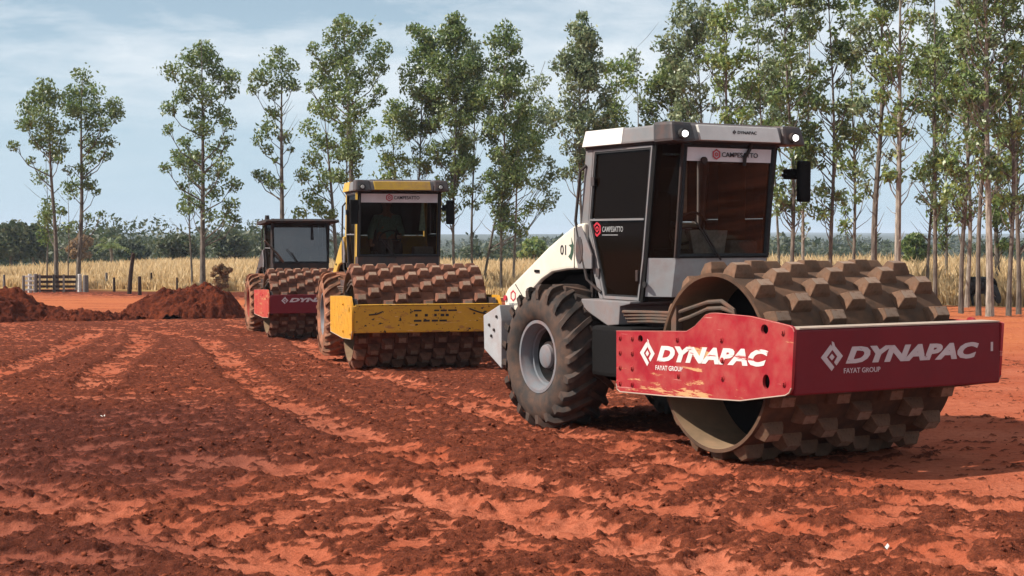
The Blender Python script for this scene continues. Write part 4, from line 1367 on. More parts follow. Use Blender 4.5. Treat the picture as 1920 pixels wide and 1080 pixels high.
def tyre_parts(root, cx, cy, cz, R, width, side, mats, Rrim=0.37):
    """one rear wheel: cy = outer face, side = -1 for the right side"""
    w = empty("wheel", (cx, 0, cz)); w.parent = root
    o, i_ = cy, cy - side * width
    Rb = R - 0.045

    def yy(t):  # 0 outer .. 1 inner
        return o + (i_ - o) * t
    prof = [(yy(0.10), Rrim), (yy(0.03), Rrim + 0.03), (yy(-0.02), Rrim + 0.12), (yy(-0.01), Rb - 0.14), (yy(0.05), Rb - 0.05), (yy(0.16), Rb - 0.008),
            (yy(0.5), Rb), (yy(0.84), Rb - 0.008), (yy(0.95), Rb - 0.05), (yy(1.01), Rb - 0.14), (yy(1.0), Rrim + 0.1), (yy(0.95), Rrim)]
    mb = MB(); mb.lathe_y(prof, 0, 0, 56)
    n = 21
    for k in range(n):
        for half in (0, 1):
            a0 = 2 * math.pi * (k + 0.5 * half) / n
            pts_b, pts_t = [], []
            cols = 7
            for j in range(cols + 1):
                t = j / cols
                s_ = (-0.02 + 0.56 * t) if half == 0 else (1.02 - 0.56 * t)
                ang = a0 + 0.30 * t ** 0.85
                edge = s_ < 0.12 or s_ > 0.88
                rr = Rb - 0.10 + 0.0 if t == 0 else (Rb - 0.02 if edge else Rb - 0.006)
                rt = (R - 0.055) if t == 0 else R - (0.012 if edge else 0.0)
                hwid = 0.036 / R
                for sg in (-1, 1):
                    pts_b.append(((rr) * math.cos(ang + sg * hwid * 1.25), yy(s_), (rr) * math.sin(ang + sg * hwid * 1.25)))
                    pts_t.append((rt * math.cos(ang + sg * hwid * 0.8), yy(s_), rt * math.sin(ang + sg * hwid * 0.8)))
            fs = []
            m_ = 2 * (cols + 1)
            for j in range(cols):
                b_, c_ = 2 * j, 2 * j + 2
                fs += [(m_ + b_, m_ + b_ + 1, m_ + c_ + 1, m_ + c_), (b_, c_, m_ + c_, m_ + b_), (b_ + 1, m_ + b_ + 1, m_ + c_ + 1, c_ + 1)]
            fs += [(0, m_, m_ + 1, 1), (m_ - 2, m_ - 1, 2 * m_ - 1, 2 * m_ - 2)]
            mb.add(pts_b + pts_t, fs)
    mb.build("tyre", M[mats[0]], w, smooth=True)
    rb = MB()
    rb.lathe_y([(yy(0.08), Rrim + 0.012), (yy(0.05), Rrim + 0.012), (yy(0.05), Rrim - 0.02), (yy(0.12), Rrim - 0.035), (yy(0.18), Rrim - 0.06), (yy(0.26), Rrim - 0.065), (yy(0.27), Rrim - 0.085), (yy(0.36), Rrim - 0.09)], 0, 0, 44)
    rb.build("rim", M[mats[1]], w, smooth=True)
    db = MB(); db.lathe_y([(yy(0.355), Rrim - 0.089), (yy(0.59), Rrim - 0.095), (yy(0.58), 0.22), (yy(0.55), 0.17), (yy(0.55), 0.0001)], 0, 0, 44)
    db.build("rim_disc", M['black'], w, smooth=True)  # black stands in for the shade deep inside the rim
    hb = MB()
    hb.lathe_y([(yy(0.56), 0.165), (yy(0.40), 0.155), (yy(0.26), 0.125), (yy(0.22), 0.12), (yy(0.20), 0.10), (yy(0.20), 0.0001)], 0, 0, 28)
    hb.build("hub", M[mats[1]], w, smooth=True)
    for k in range(10):
        a = 2 * math.pi * k / 10
        nb = MB(); p = (0.215 * math.cos(a), yy(0.575), 0.215 * math.sin(a))
        nb.cyl(p, (p[0], yy(0.53), p[2]), 0.017, None, 6); nb.build("wheel_nut", M[mats[1]], w)
    return w


PAD_ME = {}


def logo_loops(cx, cy, w, h):
    """double-chevron diamond with a small centre diamond"""
    def P(*a): return [(cx + x * w, cy + y * h) for x, y in a]
    left = P((-1, 0), (-0.12, 0.92), (0.12, 0.62), (-0.48, 0), (0.22, -0.72), (-0.02, -1.0))
    right = P((-0.02, 1.15), (0.18, 1.05), (0.28, 0.78), (1, 0.05), (0.42, -0.62), (0.20, -0.38), (0.50, 0.02), (0.05, 0.52), (0.02, 0.8))
    mid = P((0, 0.24), (0.24, 0), (0, -0.24), (-0.24, 0))
    return [left], [right], [mid]


def hex_logo(cx, cy, r):
    def hx(q, k0=0.5): return [(cx + q * math.cos(math.pi / 3 * (k + k0)), cy + q * math.sin(math.pi / 3 * (k + k0))) for k in range(6)]
    return [hx(r), hx(r * 0.70)], [hx(r * 0.42), hx(r * 0.2)]


def add_shape(loops, t, mtx, off, name, mat, parent, label=None):
    me = curve_mesh(loops, t)
    me.transform(mtx); me.transform(Matrix.Translation(off))
    return link(name, me, M[mat], parent, label=label)


def join_meshes(ms, name):
    bm = bmesh.new()
    for m_ in ms:
        bm.from_mesh(m_)
    me = bpy.data.meshes.new(name)
    bm.to_mesh(me); bm.free()
    return me


def brand(parent, mtx, off, box, slope, mat, sub=True):
    """diamond logo, the maker's name and the small line under it; box is that of the name"""
    x0, x1, y0, y1 = box
    h = y1 - y0
    me = text_mesh("DYNAPAC", box, 0.0012, shear=0.28, bold=0.055, slope=slope)
    me.transform(mtx); me.transform(Matrix.Translation(off)); link("lettering", me, M[mat], parent)
    ms = [curve_mesh(lp, 0.0012) for lp in logo_loops(x0 - h * 1.05, (y0 + y1) / 2 - 0.01, h * 0.82, h * 0.80)]
    me = join_meshes(ms, "logo"); me.transform(mtx); me.transform(Matrix.Translation(off)); link("logo", me, M[mat], parent)
    if sub:
        me = text_mesh("FAYAT GROUP", (x0 - 0.02, x0 + (x1 - x0) * 0.25, y0 - h * 0.55, y0 - h * 0.25), 0.0012, bold=0.012, slope=slope)
        me.transform(mtx); me.transform(Matrix.Translation(off)); link("lettering", me, M[mat], parent)


def campesatto(parent, mtx, off, box, name_mat='black_print', r=None, small=True):
    x0, x1, y0, y1 = box
    h = y1 - y0
    r = r or h * 0.95
    a, b_ = hex_logo(x0 - r * 1.25, (y0 + y1) / 2, r)
    me = join_meshes([curve_mesh(a, 0.001), curve_mesh(b_, 0.001)], "logo")
    me.transform(mtx); me.transform(Matrix.Translation(off)); link("logo", me, M['red_print'], parent)
    me = text_mesh("CAMPESATTO", box, 0.001, bold=0.01)
    me.transform(mtx); me.transform(Matrix.Translation(off)); link("lettering", me, M[name_mat], parent)
    if small:
        mb = MB()
        mb2 = text_mesh("TERRAPLENAGEM", (x0, x0 + (x1 - x0) * 0.8, y0 - h * 0.42, y0 - h * 0.22), 0.001) if False else None


def roller(loc, rz, label, P):
    root = tag(empty("road_roller", loc, rz), label, "road roller", "padfoot road rollers parked in line")
    new = P['new']
    Rs, hp = P['Rs'], 0.10
    zc = Rs + 0.09
    dw = 2.12
    sd, spd = P['drum'], P['pad']
    # ---- drum
    mb = MB()
    hw = dw / 2
    rec = 0.58
    mb.lathe_y([(-hw + rec, 0.001), (-hw + rec, Rs - 0.045), (-hw, Rs - 0.032), (-hw, Rs), (hw, Rs), (hw, Rs - 0.032), (hw - rec, Rs - 0.045), (hw - rec, 0.001)], 0, zc, 96)
    drum = mb.build("drum", M[sd], root, smooth=True)
    drum.data.materials.append(M['drum_inside'])
    drum.data.materials.append(M['void'])
    for p in drum.data.polygons:
        c = p.center
        if math.hypot(c.x, c.z - zc) < Rs - 0.036:
            p.material_index = 1 if abs(c.y) > hw - rec + 0.01 else 2  # bulkhead near-black, standing in for the shade inside the drum
    if sd not in PAD_ME:
        PAD_ME[sd] = pad_mesh(new); PAD_ME[sd].materials[0] = M[spd]
    cols, per, cyc = (7, 15, 2) if new else (10, 15, 3)
    for c in range(cols):
        y = -hw + dw * (c + 0.5) / cols
        for k in range(per):
            a = 2 * math.pi * (k + (c % cyc) / cyc) / per + P.get('roll', 0)
            o = bpy.data.objects.new("pad", PAD_ME[sd]); COL.objects.link(o)
            o.parent = drum
            o.location = (Rs * math.cos(a), y, zc + Rs * math.sin(a))
            o.rotation_euler = (0, math.pi / 2 - a, 0)
    # ---- drum frame
    fx0, fx1 = -1.34, 1.23
    yo = 1.17
    if new:
        pl = [(-1.348, 1.094), (-0.217, 1.150), (-0.10, 1.20), (0.057, 1.307), (0.13, 1.325), (0.21, 1.330), (0.687, 1.322), (1.19, 1.268), (1.225, 1.255), (1.245, 1.225),
              (1.215, 0.760), (1.19, 0.720), (1.141, 0.696), (0.549, 0.598), (-0.54, 0.541), (-1.282, 0.515), (-1.33, 0.535), (-1.346, 0.586)]
        holes = [(-0.944, 1.041, .040, .034), (0.871, 1.222, .048, .042), (0.895, 0.790, .046, .062)]
        bolts = [(-0.361, 1.069), (0.287, 1.102), (0.304, 0.925), (-0.343, 0.745), (0.305, 0.773), (1.105, 1.208), (1.122, 0.79)] + \
            [(xx, zz + 0.03 * (xx + 1.3)) for xx in (-1.285, -1.08) for zz in (1.03, 0.89, 0.75, 0.60)]
        ft, fb = 1.235, 0.70
    else:
        pl = [(-1.34, 1.12), (0.2, 1.18), (1.06, 1.20), (1.20, 1.08), (1.24, 0.98), (1.24, 0.66), (1.12, 0.54), (0.2, 0.50), (-1.30, 0.52), (-1.34, 0.60)]
        holes = [(0.95, 0.98, .05, .05)]
        bolts = [(1.1, 0.62), (0.3, 1.05), (0.3, 0.62)]
        ft, fb = 1.06, 0.64
    for sgn in (-1, 1):
        if sgn == 1:
            pl = [(x, min(z, 1.235)) for x, z in pl]
        me = curve_mesh([pl] + [oval(*h_) for h_ in holes], 0.014)
        me.transform(M_SIDE); me.transform(Matrix.Translation((0, sgn * yo, 0)))
        plate = link("side_plate", me, M[P['frame']], root)
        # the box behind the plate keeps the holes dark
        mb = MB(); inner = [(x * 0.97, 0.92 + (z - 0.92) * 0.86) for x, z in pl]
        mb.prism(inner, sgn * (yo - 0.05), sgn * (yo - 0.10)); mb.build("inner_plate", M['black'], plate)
        for (x, z) in bolts:
            mb = MB(); mb.cyl((x, sgn * (yo + 0.012), z), (x, sgn * (yo + 0.020), z), 0.027, None, 12)
            mb.cyl((x, sgn * (yo + 0.020), z), (x, sgn * (yo + 0.034), z), 0.017, 0.015, 6)
            mb.build("bolt", M[P['frame']], plate)
        # worn bright rim along the lower and upper edges
        if sgn == -1:
            PLATE = plate
        lowp = [p for p in pl if p[1] < 0.80]
        mb = MB(); mb.tube([(x, sgn * (yo + 0.013), z + 0.004) for x, z in lowp], 0.0065, 5); mb.build("worn_edge", M['bare'], plate)
        topp = [p for p in pl if p[1] > 1.08]
        mb = MB(); mb.tube([(x, sgn * (yo + 0.012), z - 0.003) for x, z in topp], 0.0045, 5); mb.build("worn_edge", M[P['frame'] + '_edge'] if P['frame'] + '_edge' in M else M['bare'], plate)
        mb = MB(); mb.cyl((0, sgn * (yo - 0.10), zc - 0.02), (0, sgn * (hw - rec + 0.005), zc - 0.02), 0.27, 0.24, 24)
        mb.cyl((0, sgn * (hw - rec + 0.16), zc - 0.02), (0, sgn * (hw - rec + 0.02), zc - 0.02), 0.36, 0.36, 24)
        mb.build("drum_mount", M['void'], root, smooth=True)
    mb = MB()
    mb.box(fx1 - 0.10, fx1, -yo + 0.016, yo - 0.016, fb, ft)
    beam = mb.build("front_beam", M[P['beam']], root, bevel=0.018)
    mb = MB(); mb.box(fx1 - 0.20, fx1 + 0.006, -yo + 0.05, yo - 0.03, ft + 0.002, ft + 0.014); mb.build("beam_lip", M['bare'] if new else M[P['beam']], beam)
    mb = MB(); mb.box(fx0, fx0 + 0.12, -yo + 0.016, yo - 0.016, 0.60, 1.06); mb.build("rear_beam", M[P['beam']], root, bevel=0.015)
    mb = MB(); mb.box(0.94, fx1 - 0.102, -1.08, 1.08, 0.93, 0.985); mb.build('light_stop_bar', M['void'], root)  # added as a front scraper, to stop sunlight between drum and beam
    # scraper bar with teeth behind the drum
    mb = MB(); mb.box(fx0 + 0.12, fx0 + 0.2, -1.05, 1.05, 0.50, 0.60)
    mb.build("scraper_bar", M['black'], root)
    if new:
        off = Vector((0, -yo - 0.0155, 0))
        brand(PLATE, M_SIDE, off, (-0.675, 0.925, 0.849, 0.994), 0.040, 'white_print')
        brand(beam, M_FRONT, Vector((fx1 + 0.0015, 0, 0)), (-0.625, 0.89, 0.940, 1.082), -0.007, 'dull_print')
        mb = MB(); mb.box(fx1 + 0.0005, fx1 + 0.003, 1.035, 1.062, 0.985, 1.065); mb.build("marker_strip", M['dull_print'], beam)
    elif P['name'] == 'red':
        brand(beam, M_FRONT, Vector((fx1 + 0.0015, 0, 0)), (-0.70, 0.70, 0.905, 1.005), 0.0, 'dull_print', sub=False)
    else:
        for z0_, z1_, segs in ((0.965, 0.99, [(-.22, -.10), (.10, .18), (.20, .30), (.32, .46)]), (0.885, 0.925, [(-.2, -.16), (-.05, .0), (.1, .14), (.2, .26), (.28, .33)]), (0.805, 0.835, [(-.22, -.10), (-.07, .03), (.06, .16), (.18, .30)])):
            mb = MB()
            for (a, b_) in segs:
                mb.box(fx1 + 0.0005, fx1 + 0.0025, a, b_, z0_, z1_)
            mb.build("worn_lettering", M['black_print'], beam)
        # dents and bent ribs on the yellow beam
        mb = MB(); mb.tube([(fx1 + 0.004, 0.66, 1.0), (fx1 + 0.004, 0.80, 0.95), (fx1 + 0.004, 0.98, 0.90)], 0.012, 6); mb.build("scrape", M['black'], beam)
        mb = MB(); mb.tube([(fx1 + 0.004, -0.92, 0.92), (fx1 + 0.004, -0.80, 0.93), (fx1 + 0.004, -0.72, 0.96)], 0.012, 6); mb.build("scrape", M['black'], beam)
    # ---- hoses over the near side of the drum frame
    for k in range(4):
        dz = k * 0.032
        mb = MB()
        mb.tube([(-1.45, -0.98 - 0.02 * k, 1.17 + dz), (-1.05, -1.0, 1.19 + dz * 0.9), (-0.62, -1.0, 1.20 + dz * 0.9)], 0.017, 7)
        mb.build("hose", M['hose'], root, smooth=True)
    for k in range(2):
        mb = MB()
        pts = [(-0.62, -1.0, 1.21 + 0.08 * k), (-0.42, -1.0, 1.26 + 0.08 * k), (-0.15, -1.0, 1.345 + 0.06 * k), (0.05, -1.0, 1.36 + 0.06 * k), (0.22, -1.0, 1.33 + 0.02 * k), (0.26, -0.99, 1.20)]
        mb.tube(pts, 0.020, 8); mb.build("hose", M['hose'], root, smooth=True)
    mb = MB(); mb.box(-0.66, -0.58, -1.04, -0.96, 1.12, 1.36); mb.build("hose_clamp", M['hose'], root, bevel=0.005)
    # ---- rear chassis and joint
    mb = MB(); mb.box(-4.0, -1.72, -0.52, 0.52, 0.50, 1.13); mb.build("chassis", M['black'], root, bevel=0.02)
    mb = MB(); mb.box(-1.75, -1.33, -0.26, 0.26, 0.52, 0.98); mb.cyl((-1.55, 0, 0.42), (-1.55, 0, 1.10), 0.16, None, 16)
    mb.build("steering_joint", M['black'], root)
    mb = MB(); mb.cyl((-2.95, -0.98, 0.74), (-2.95, 0.98, 0.74), 0.15, None, 16); mb.box(-3.15, -2.75, -0.3, 0.3, 0.5, 0.95); mb.build("rear_axle", M['black'], root)
    body = P['body']
    mb = MB(); mb.prism([(-2.50, 1.352), (-1.60, 1.352), (-1.60, 1.33), (-1.78, 1.30), (-1.80, 1.12), (-2.0, 1.10), (-2.3, 1.20), (-2.48, 1.27)], -0.86, 0.86)
    mb.build("cab_floor", M[P['sill']], root, bevel=0.015)
    for sgn in (-1, 1):
        mb = MB(); mb.box(-2.18, -1.46, min(sgn * 0.50, sgn * 0.94), max(sgn * 0.50, sgn * 0.94), 0.60, 1.10)
        mb.build("dark_fill_box", M['void'], root, bevel=0.04)
    # added black boxes keep the gap between wheel and joint dark
    # ---- hood
    prof = [(-2.55, 2.13), (-2.72, 2.115), (-3.0, 2.00), (-3.3, 1.865), (-3.57, 1.72), (-3.9, 1.545), (-4.16, 1.41), (-4.22, 1.35), (-4.235, 1.27), (-4.215, 1.10), (-3.98, 1.105), (-3.93, 1.18),
            (-3.82, 1.27), (-3.62, 1.40), (-3.42, 1.52), (-3.20, 1.605), (-2.9, 1.64), (-2.55, 1.655)]
    mb = MB(); mb.prism(prof, -0.79, 0.79)
    hood = mb.build("hood", M[body], root, bevel=0.035, seg=3)
    mb = MB(); mb.prism([(-2.5, 1.62), (-3.2, 1.57), (-3.6, 1.36), (-3.9, 1.14), (-3.95, 0.9), (-2.5, 0.9)], -0.58, 0.58); mb.build("engine_bay", M['void'], root)
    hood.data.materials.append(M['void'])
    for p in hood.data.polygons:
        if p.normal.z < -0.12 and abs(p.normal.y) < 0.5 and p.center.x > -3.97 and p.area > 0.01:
            p.material_index = 1  # underside turned black, standing in for shade in the wheel arch
    mb = MB()
    for k in range(9):
        mb.box(-4.245, -4.232, -0.6, 0.6, 1.13 + k * 0.022, 1.14 + k * 0.022)
    mb.build("rear_grille", M['black'], hood)
    for sgn in (-1, 1):
        mb = MB(); mb.prism([(-2.72, 2.08), (-2.60, 2.10), (-2.40, 1.80), (-2.40, 1.66), (-2.66, 1.655), (-2.72, 1.80)], sgn * 0.775, sgn * 0.797); mb.build("hood_corner", M['grey'], hood, bevel=0.006)
        mb = MB(); mb.prism(oval(-2.63, 1.85, 0.065, 0.14, 14), sgn * 0.796, sgn * 0.804); mb.build("vent", M['dgrey'], hood)
    if new:
        yv = Vector((0, -0.792, 0))
        me = text_mesh("01", (-3.02, -2.905, 1.795, 1.90), 0.0015, bold=0.015); me.transform(M_SIDE); me.transform(Matrix.Translation(yv)); link("lettering", me, M['black_print'], hood)
        add_shape([[(-2.86, 1.78), (-2.80, 1.74), (-2.76, 1.82), (-2.755, 1.90), (-2.80, 1.98), (-2.79, 1.91), (-2.85, 1.90), (-2.80, 1.87), (-2.82, 1.81)]], 0.0015, M_SIDE, yv, "emblem", 'green_print', hood)
        a, b_ = hex_logo(-4.03, 1.33, 0.065)
        add_shape(a, 0.0015, M_SIDE, yv, "logo", 'red_print', hood)
        me = text_mesh("CAMPESATTO", (-4.12, -3.92, 1.225, 1.250), 0.0015); me.transform(M_SIDE); me.transform(Matrix.Translation(yv)); link("lettering", me, M['grey_print'], hood)
        me = text_mesh("CA250", (-4.14, -4.0, 1.13, 1.17), 0.0015); 
        bpy.data.meshes.remove(me)
        mb = MB(); mb.box(-4.15, -4.04, -0.795, -0.7915, 1.125, 1.18); mb.build("sticker", M['red_print'], hood)
    for sgn in (-1, 1):
        yh = sgn * 0.7915
        mb = MB(); mb.tube([(-2.74, yh, 2.08), (-2.74, yh, 1.66)], 0.005, 4); mb.tube([(-3.98, yh, 1.46), (-3.78, yh, 1.30)], 0.005, 4); mb.build("seam", M['void'], hood)
        mb = MB(); mb.box(-3.55, -3.45, min(yh, yh + sgn * 0.012), max(yh, yh + sgn * 0.012), 1.60, 1.63); mb.build("latch", M['void'], hood, bevel=0.003)
        mb = MB(); mb.cyl((-4.19, yh, 1.30), (-4.19, yh + sgn * 0.02, 1.30), 0.03, None, 10); mb.build("tail_lamp", M['red_print'], hood)
    # ---- rear bumper
    mb = MB(); mb.prism([(-4.40, 1.10), (-4.02, 1.235), (-3.98, 1.06), (-3.98, 0.53), (-4.38, 0.72)], -0.97, 0.97)
    bmp = mb.build("rear_bumper", M[P['bumper']], root, bevel=0.012)
    for (x, z) in ((-4.25, 1.0), (-4.14, 0.95), (-4.2, 0.88), (-4.08, 1.10)):
        mb = MB(); mb.cyl((x, -0.971, z), (x, -0.985, z), 0.017, None, 8); mb.build("bolt", M['black'], bmp)
    # ---- wheels
    for sgn in (-1, 1):
        tyre_parts(root, -2.96, sgn * 1.135, 0.735, 0.755, 0.56, sgn, P['wheel'])
    # ---- cab
    cab = MB()
    fr = P['cabframe']
    y_ = 0.74
    TOP = 2.90
    rx_t, rx_m, rx_b = -2.60, -2.70, -2.34           # rear edge: top, waist, bottom
    fx_t, fx_m, fx_b = -1.34, -1.50, -1.58           # front edge of the side
    gx_t, gx_m, gx_b = (-1.15, -1.27, -1.34) if new else (-1.28, -1.40, -1.46)   # front face
    if P['name'] == 'red':
        gx_t, gx_m, gx_b = -1.50, -1.34, -1.34
    gy = 0.55 if new else 0.70
    zm, zb_ = 2.16, 1.35
    wsill = 1.78

    def lerp_x(pts, z):
        pts = sorted(pts, key=lambda q: q[1])
        if z <= pts[0][1]: return pts[0][0]
        for (xa, za), (xb, zb2) in zip(pts[:-1], pts[1:]):
            if z <= zb2:
                return xa + (xb - xa) * (z - za) / (zb2 - za)
        return pts[-1][0]
    RE = [(rx_b, zb_), (rx_m, zm), (rx_t, TOP)]
    FE = [(fx_b, zb_), (fx_m, 1.78), (fx_t, TOP)]
    GE = [(gx_b, zb_), (gx_m, 1.78), (gx_t, TOP)]

    def bar(name, pts, r, mat, par=root, n=4):
        mb = MB(); mb.tube(pts, r, n); return mb.build(name, M[mat], par)

    def strip(name, a, b_, w, yy0, yy1, mat, par=root, bevel=0.008):
        """flat post in the side plane from a to b (x, z), w wide"""
        mb = MB()
        mb.prism([(a[0] - w / 2, a[1]), (a[0] + w / 2, a[1]), (b_[0] + w / 2, b_[1]), (b_[0] - w / 2, b_[1])], yy0, yy1)
        return mb.build(name, M[mat], par, bevel=bevel)
    for sgn in (-1, 1):
        s0, s1 = sgn * y_, sgn * (y_ - 0.07)
        # rear corner post in two lengths, front post
        mb = MB()
        mb.prism([(rx_b, zb_), (rx_m, zm), (rx_t, TOP), (rx_t + 0.14, TOP), (rx_m + 0.15, zm), (rx_b + 0.07, zb_)], s0, s1)
        mb.build("rear_post", M[P['post']], root, bevel=0.012)
        mb = MB()
        mb.prism([(fx_b - 0.03, zb_), (fx_m - 0.03, 1.78), (fx_t - 0.04, TOP), (fx_t + 0.015, TOP), (fx_m + 0.015, 1.78), (fx_b + 0.02, zb_)], s0, s1)
        mb.build("front_post", M['void' if new else P['post']], root, bevel=0.008)
        # door: frame, two panes, mid rail
        dr = empty("door"); dr.parent = root
        o0, o1 = sgn * (y_ + 0.004), sgn * (y_ - 0.035)
        dl = [(rx_b + 0.085, zb_ + 0.01), (rx_m + 0.165, zm), (rx_t + 0.155, TOP - 0.03)]
        df = [(fx_b - 0.045, zb_ + 0.01), (fx_m - 0.045, 1.78), (fx_t - 0.055, TOP - 0.03)]
        outer = dl + df[::-1]
        ew = 0.017 if new else 0.03
        cxm, czm = sum(p[0] for p in outer) / 6, sum(p[1] for p in outer) / 6
        inner = [(dl[0][0] + ew, dl[0][1] + 0.03), (dl[1][0] + ew, dl[1][1]), (dl[2][0] + ew, dl[2][1] - 0.02), (df[2][0] - ew * 1.3, df[2][1] - 0.02), (df[1][0] - ew, df[1][1]), (df[0][0] - ew, df[0][1] + 0.03)]
        me = curve_mesh([outer, inner], 0.018)
        me.transform(M_SIDE); me.transform(Matrix.Translation((0, sgn * (y_ - 0.014), 0)))
        link("door_frame", me, M[P['door']], dr)
        mb = MB(); mb.box(inner[1][0] - 0.01, inner[4][0] + 0.02, sgn * (y_ - 0.025), sgn * (y_ + 0.002), zm - 0.012, zm + 0.008); mb.build("door_rail", M['grey'], dr)
        seal = [(cxm + (x - cxm) * 0.955, czm + (z - czm) * 0.975) for x, z in inner]
        me = curve_mesh([inner, seal], 0.008)
        me.transform(M_SIDE); me.transform(Matrix.Translation((0, sgn * (y_ - 0.010), 0)))
        link("door_seal", me, M['seat'], dr)
        for hz in (1.62, 2.55):
            hx_ = (dl[0][0] + (dl[1][0] - dl[0][0]) * (hz - dl[0][1]) / (dl[1][1] - dl[0][1])) if hz < zm else dl[2][0]
            mb = MB(); mb.box(hx_ - 0.03, hx_ + 0.03, sgn * (y_ + 0.004), sgn * (y_ + 0.022), hz - 0.045, hz + 0.045); mb.build("hinge", M['dgrey'], dr, bevel=0.004)
        me = curve_mesh([[inner[0], inner[1], (lerp_x([inner[5], inner[4], inner[3]], zm), zm), (lerp_x([inner[5], inner[4], inner[3]], 1.78), 1.78), inner[5]]], 0.004)
        me.transform(M_SIDE); me.transform(Matrix.Translation((0, sgn * (y_ - 0.022), 0)))
        link("lower_pane", me, M['glass_door'], dr)
        me = curve_mesh([[(inner[1][0], zm + 0.013), inner[2], inner[3], (lerp_x([inner[5], inner[4], inner[3]], zm + 0.013), zm + 0.013)]], 0.004)
        me.transform(M_SIDE); me.transform(Matrix.Translation((0, sgn * (y_ - 0.022), 0)))
        link("upper_pane", me, M['glass_door'], dr)
        mb = MB(); mb.tube([(inner[1][0] + 0.44, sgn * (y_ - 0.06), zm + 0.02), (inner[1][0] + 0.46, sgn * (y_ - 0.06), zm + 0.45)], 0.012, 6); mb.build("grab_bar", M['grey_light'], dr)
        mb = MB(); mb.box(df[0][0] - 0.02, df[0][0] + 0.02, sgn * (y_ + 0.008), sgn * (y_ + 0.03), 1.55, 1.66); mb.build("handle", M['black'], dr, bevel=0.004)
        if new and sgn == -1:
            campesatto(dr, M_SIDE, Vector((0, -y_ + 0.015, 0)), (-2.31, -1.93, 2.035, 2.09), 'grey_print', r=0.078)
            mb = MB(); mb.box(-2.31, -2.02, -y_ + 0.012, -y_ + 0.015, 2.00, 2.008); mb.build("underline", M['grey_print'], dr)
        # grab rail behind the door
        mb = MB(); mb.tube([(rx_t + 0.02, sgn * (y_ + 0.005), 2.72), (rx_t - 0.03, sgn * (y_ + 0.05), 2.66), (rx_m - 0.02, sgn * (y_ + 0.05), 2.15), (rx_m + 0.20, sgn * (y_ + 0.05), 1.55), (rx_b + 0.04, sgn * (y_ + 0.005), 1.42)], 0.016, 7)
        mb.build("grab_rail", M['black'], root, smooth=True)
        # corner glass between the side and the front
        a_t, a_b = (fx_t, sgn * y_, TOP), (fx_m, sgn * y_, wsill)
        b_t, b_b = (gx_t, sgn * gy, TOP), (gx_m, sgn * gy, wsill)
        mb = MB(); mb.add([a_b, a_t, b_t, b_b], [(0, 1, 2, 3)])
        if new:
            mb.build("corner_pane", M['glass_door'], root)
        else:
            mb.build("corner_panel", M[P['post']], root)
        mb = MB()
        mb.hexa([(gx_m - 0.012, sgn * (gy - 0.02), wsill), (gx_m + 0.012, sgn * (gy - 0.02), wsill), (gx_m + 0.012, sgn * (gy + 0.02), wsill), (gx_m - 0.012, sgn * (gy + 0.02), wsill)],
                [(gx_t - 0.012, sgn * (gy - 0.02), TOP), (gx_t + 0.012, sgn * (gy - 0.02), TOP), (gx_t + 0.012, sgn * (gy + 0.02), TOP), (gx_t - 0.012, sgn * (gy + 0.02), TOP)])
        mb.build("window_post", M['black'], root)
    # lower front of the cab
    mb = MB()
    pb = [(fx_b, -y_), (gx_b, -gy), (gx_b, gy), (fx_b, y_)]
    ptp = [(fx_m, -y_), (gx_m, -gy), (gx_m, gy), (fx_m, y_)]
    n4 = 4
    mb.add([(p[0], p[1], 1.40) for p in pb] + [(p[0], p[1], wsill) for p in ptp] + [(fx_b + 0.005, -y_ + 0.03, 1.40), (fx_b + 0.005, y_ - 0.03, 1.40), (fx_m + 0.005, -y_ + 0.03, wsill), (fx_m + 0.005, y_ - 0.03, wsill)],
           [(0, 1, 5, 4), (1, 2, 6, 5), (2, 3, 7, 6), (0, 4, 10, 8), (3, 9, 11, 7), (4, 5, 6, 7, 11, 10), (0, 8, 9, 3, 2, 1), (8, 10, 11, 9)])
    mb.build("cab_front_panel", M[P['lower']], root, bevel=0.004)
    mb = MB(); mb.cyl((fx_b + 0.05, -y_ - 0.004, 1.52), (fx_b + 0.05, -y_ + 0.01, 1.52), 0.03, None, 10); mb.build("lock", M['black'], root)
    # windscreen
    mb = MB(); mb.add([(gx_m, -gy, wsill), (gx_t, -gy, TOP), (gx_t, gy, TOP), (gx_m, gy, wsill)], [(0, 1, 2, 3)])
    wind = mb.build("windscreen", M[P['glass']], root)
    def gpt(yv, z, out):
        return (gx_m + (gx_t - gx_m) * (z - wsill) / (TOP - wsill) + out, yv, z)
    for (ya, za, yb, zb3) in ((-gy, wsill + 0.022, gy, wsill + 0.022), (-gy + 0.02, wsill, -gy + 0.02, TOP), (gy - 0.02, wsill, gy - 0.02, TOP), (-gy, TOP - 0.03, gy, TOP - 0.03)):
        mb = MB(); mb.tube([gpt(ya, za, 0.004), gpt(yb, zb3, 0.004)], 0.022, 6); mb.build("window_seal", M['seat'], wind)
    # banner along the top of the glass
    bw = gy * 0.97
    zt_, zb2 = (2.845, 2.715) if new else (2.86, 2.70)
    if P['banner']:
        def gx(z): return gx_m + (gx_t - gx_m) * (z - wsill) / (TOP - wsill)
        ban = MB().add([(gx(zb2) + 0.010, -bw, zb2), (gx(zt_) + 0.010, -bw, zt_), (gx(zt_) + 0.010, bw, zt_), (gx(zb2) + 0.010, bw, zb2),
                        (gx(zb2) + 0.006, -bw, zb2), (gx(zt_) + 0.006, -bw, zt_), (gx(zt_) + 0.006, bw, zt_), (gx(zb2) + 0.006, bw, zb2)],
                       [(0, 1, 2, 3), (7, 6, 5, 4), (0, 4, 5, 1), (1, 5, 6, 2), (2, 6, 7, 3), (3, 7, 4, 0)]).build("banner", M['banner'], wind)
        mt = M_FRONT
        zc2 = (zt_ + zb2) / 2
        h2 = (zt_ - zb2)
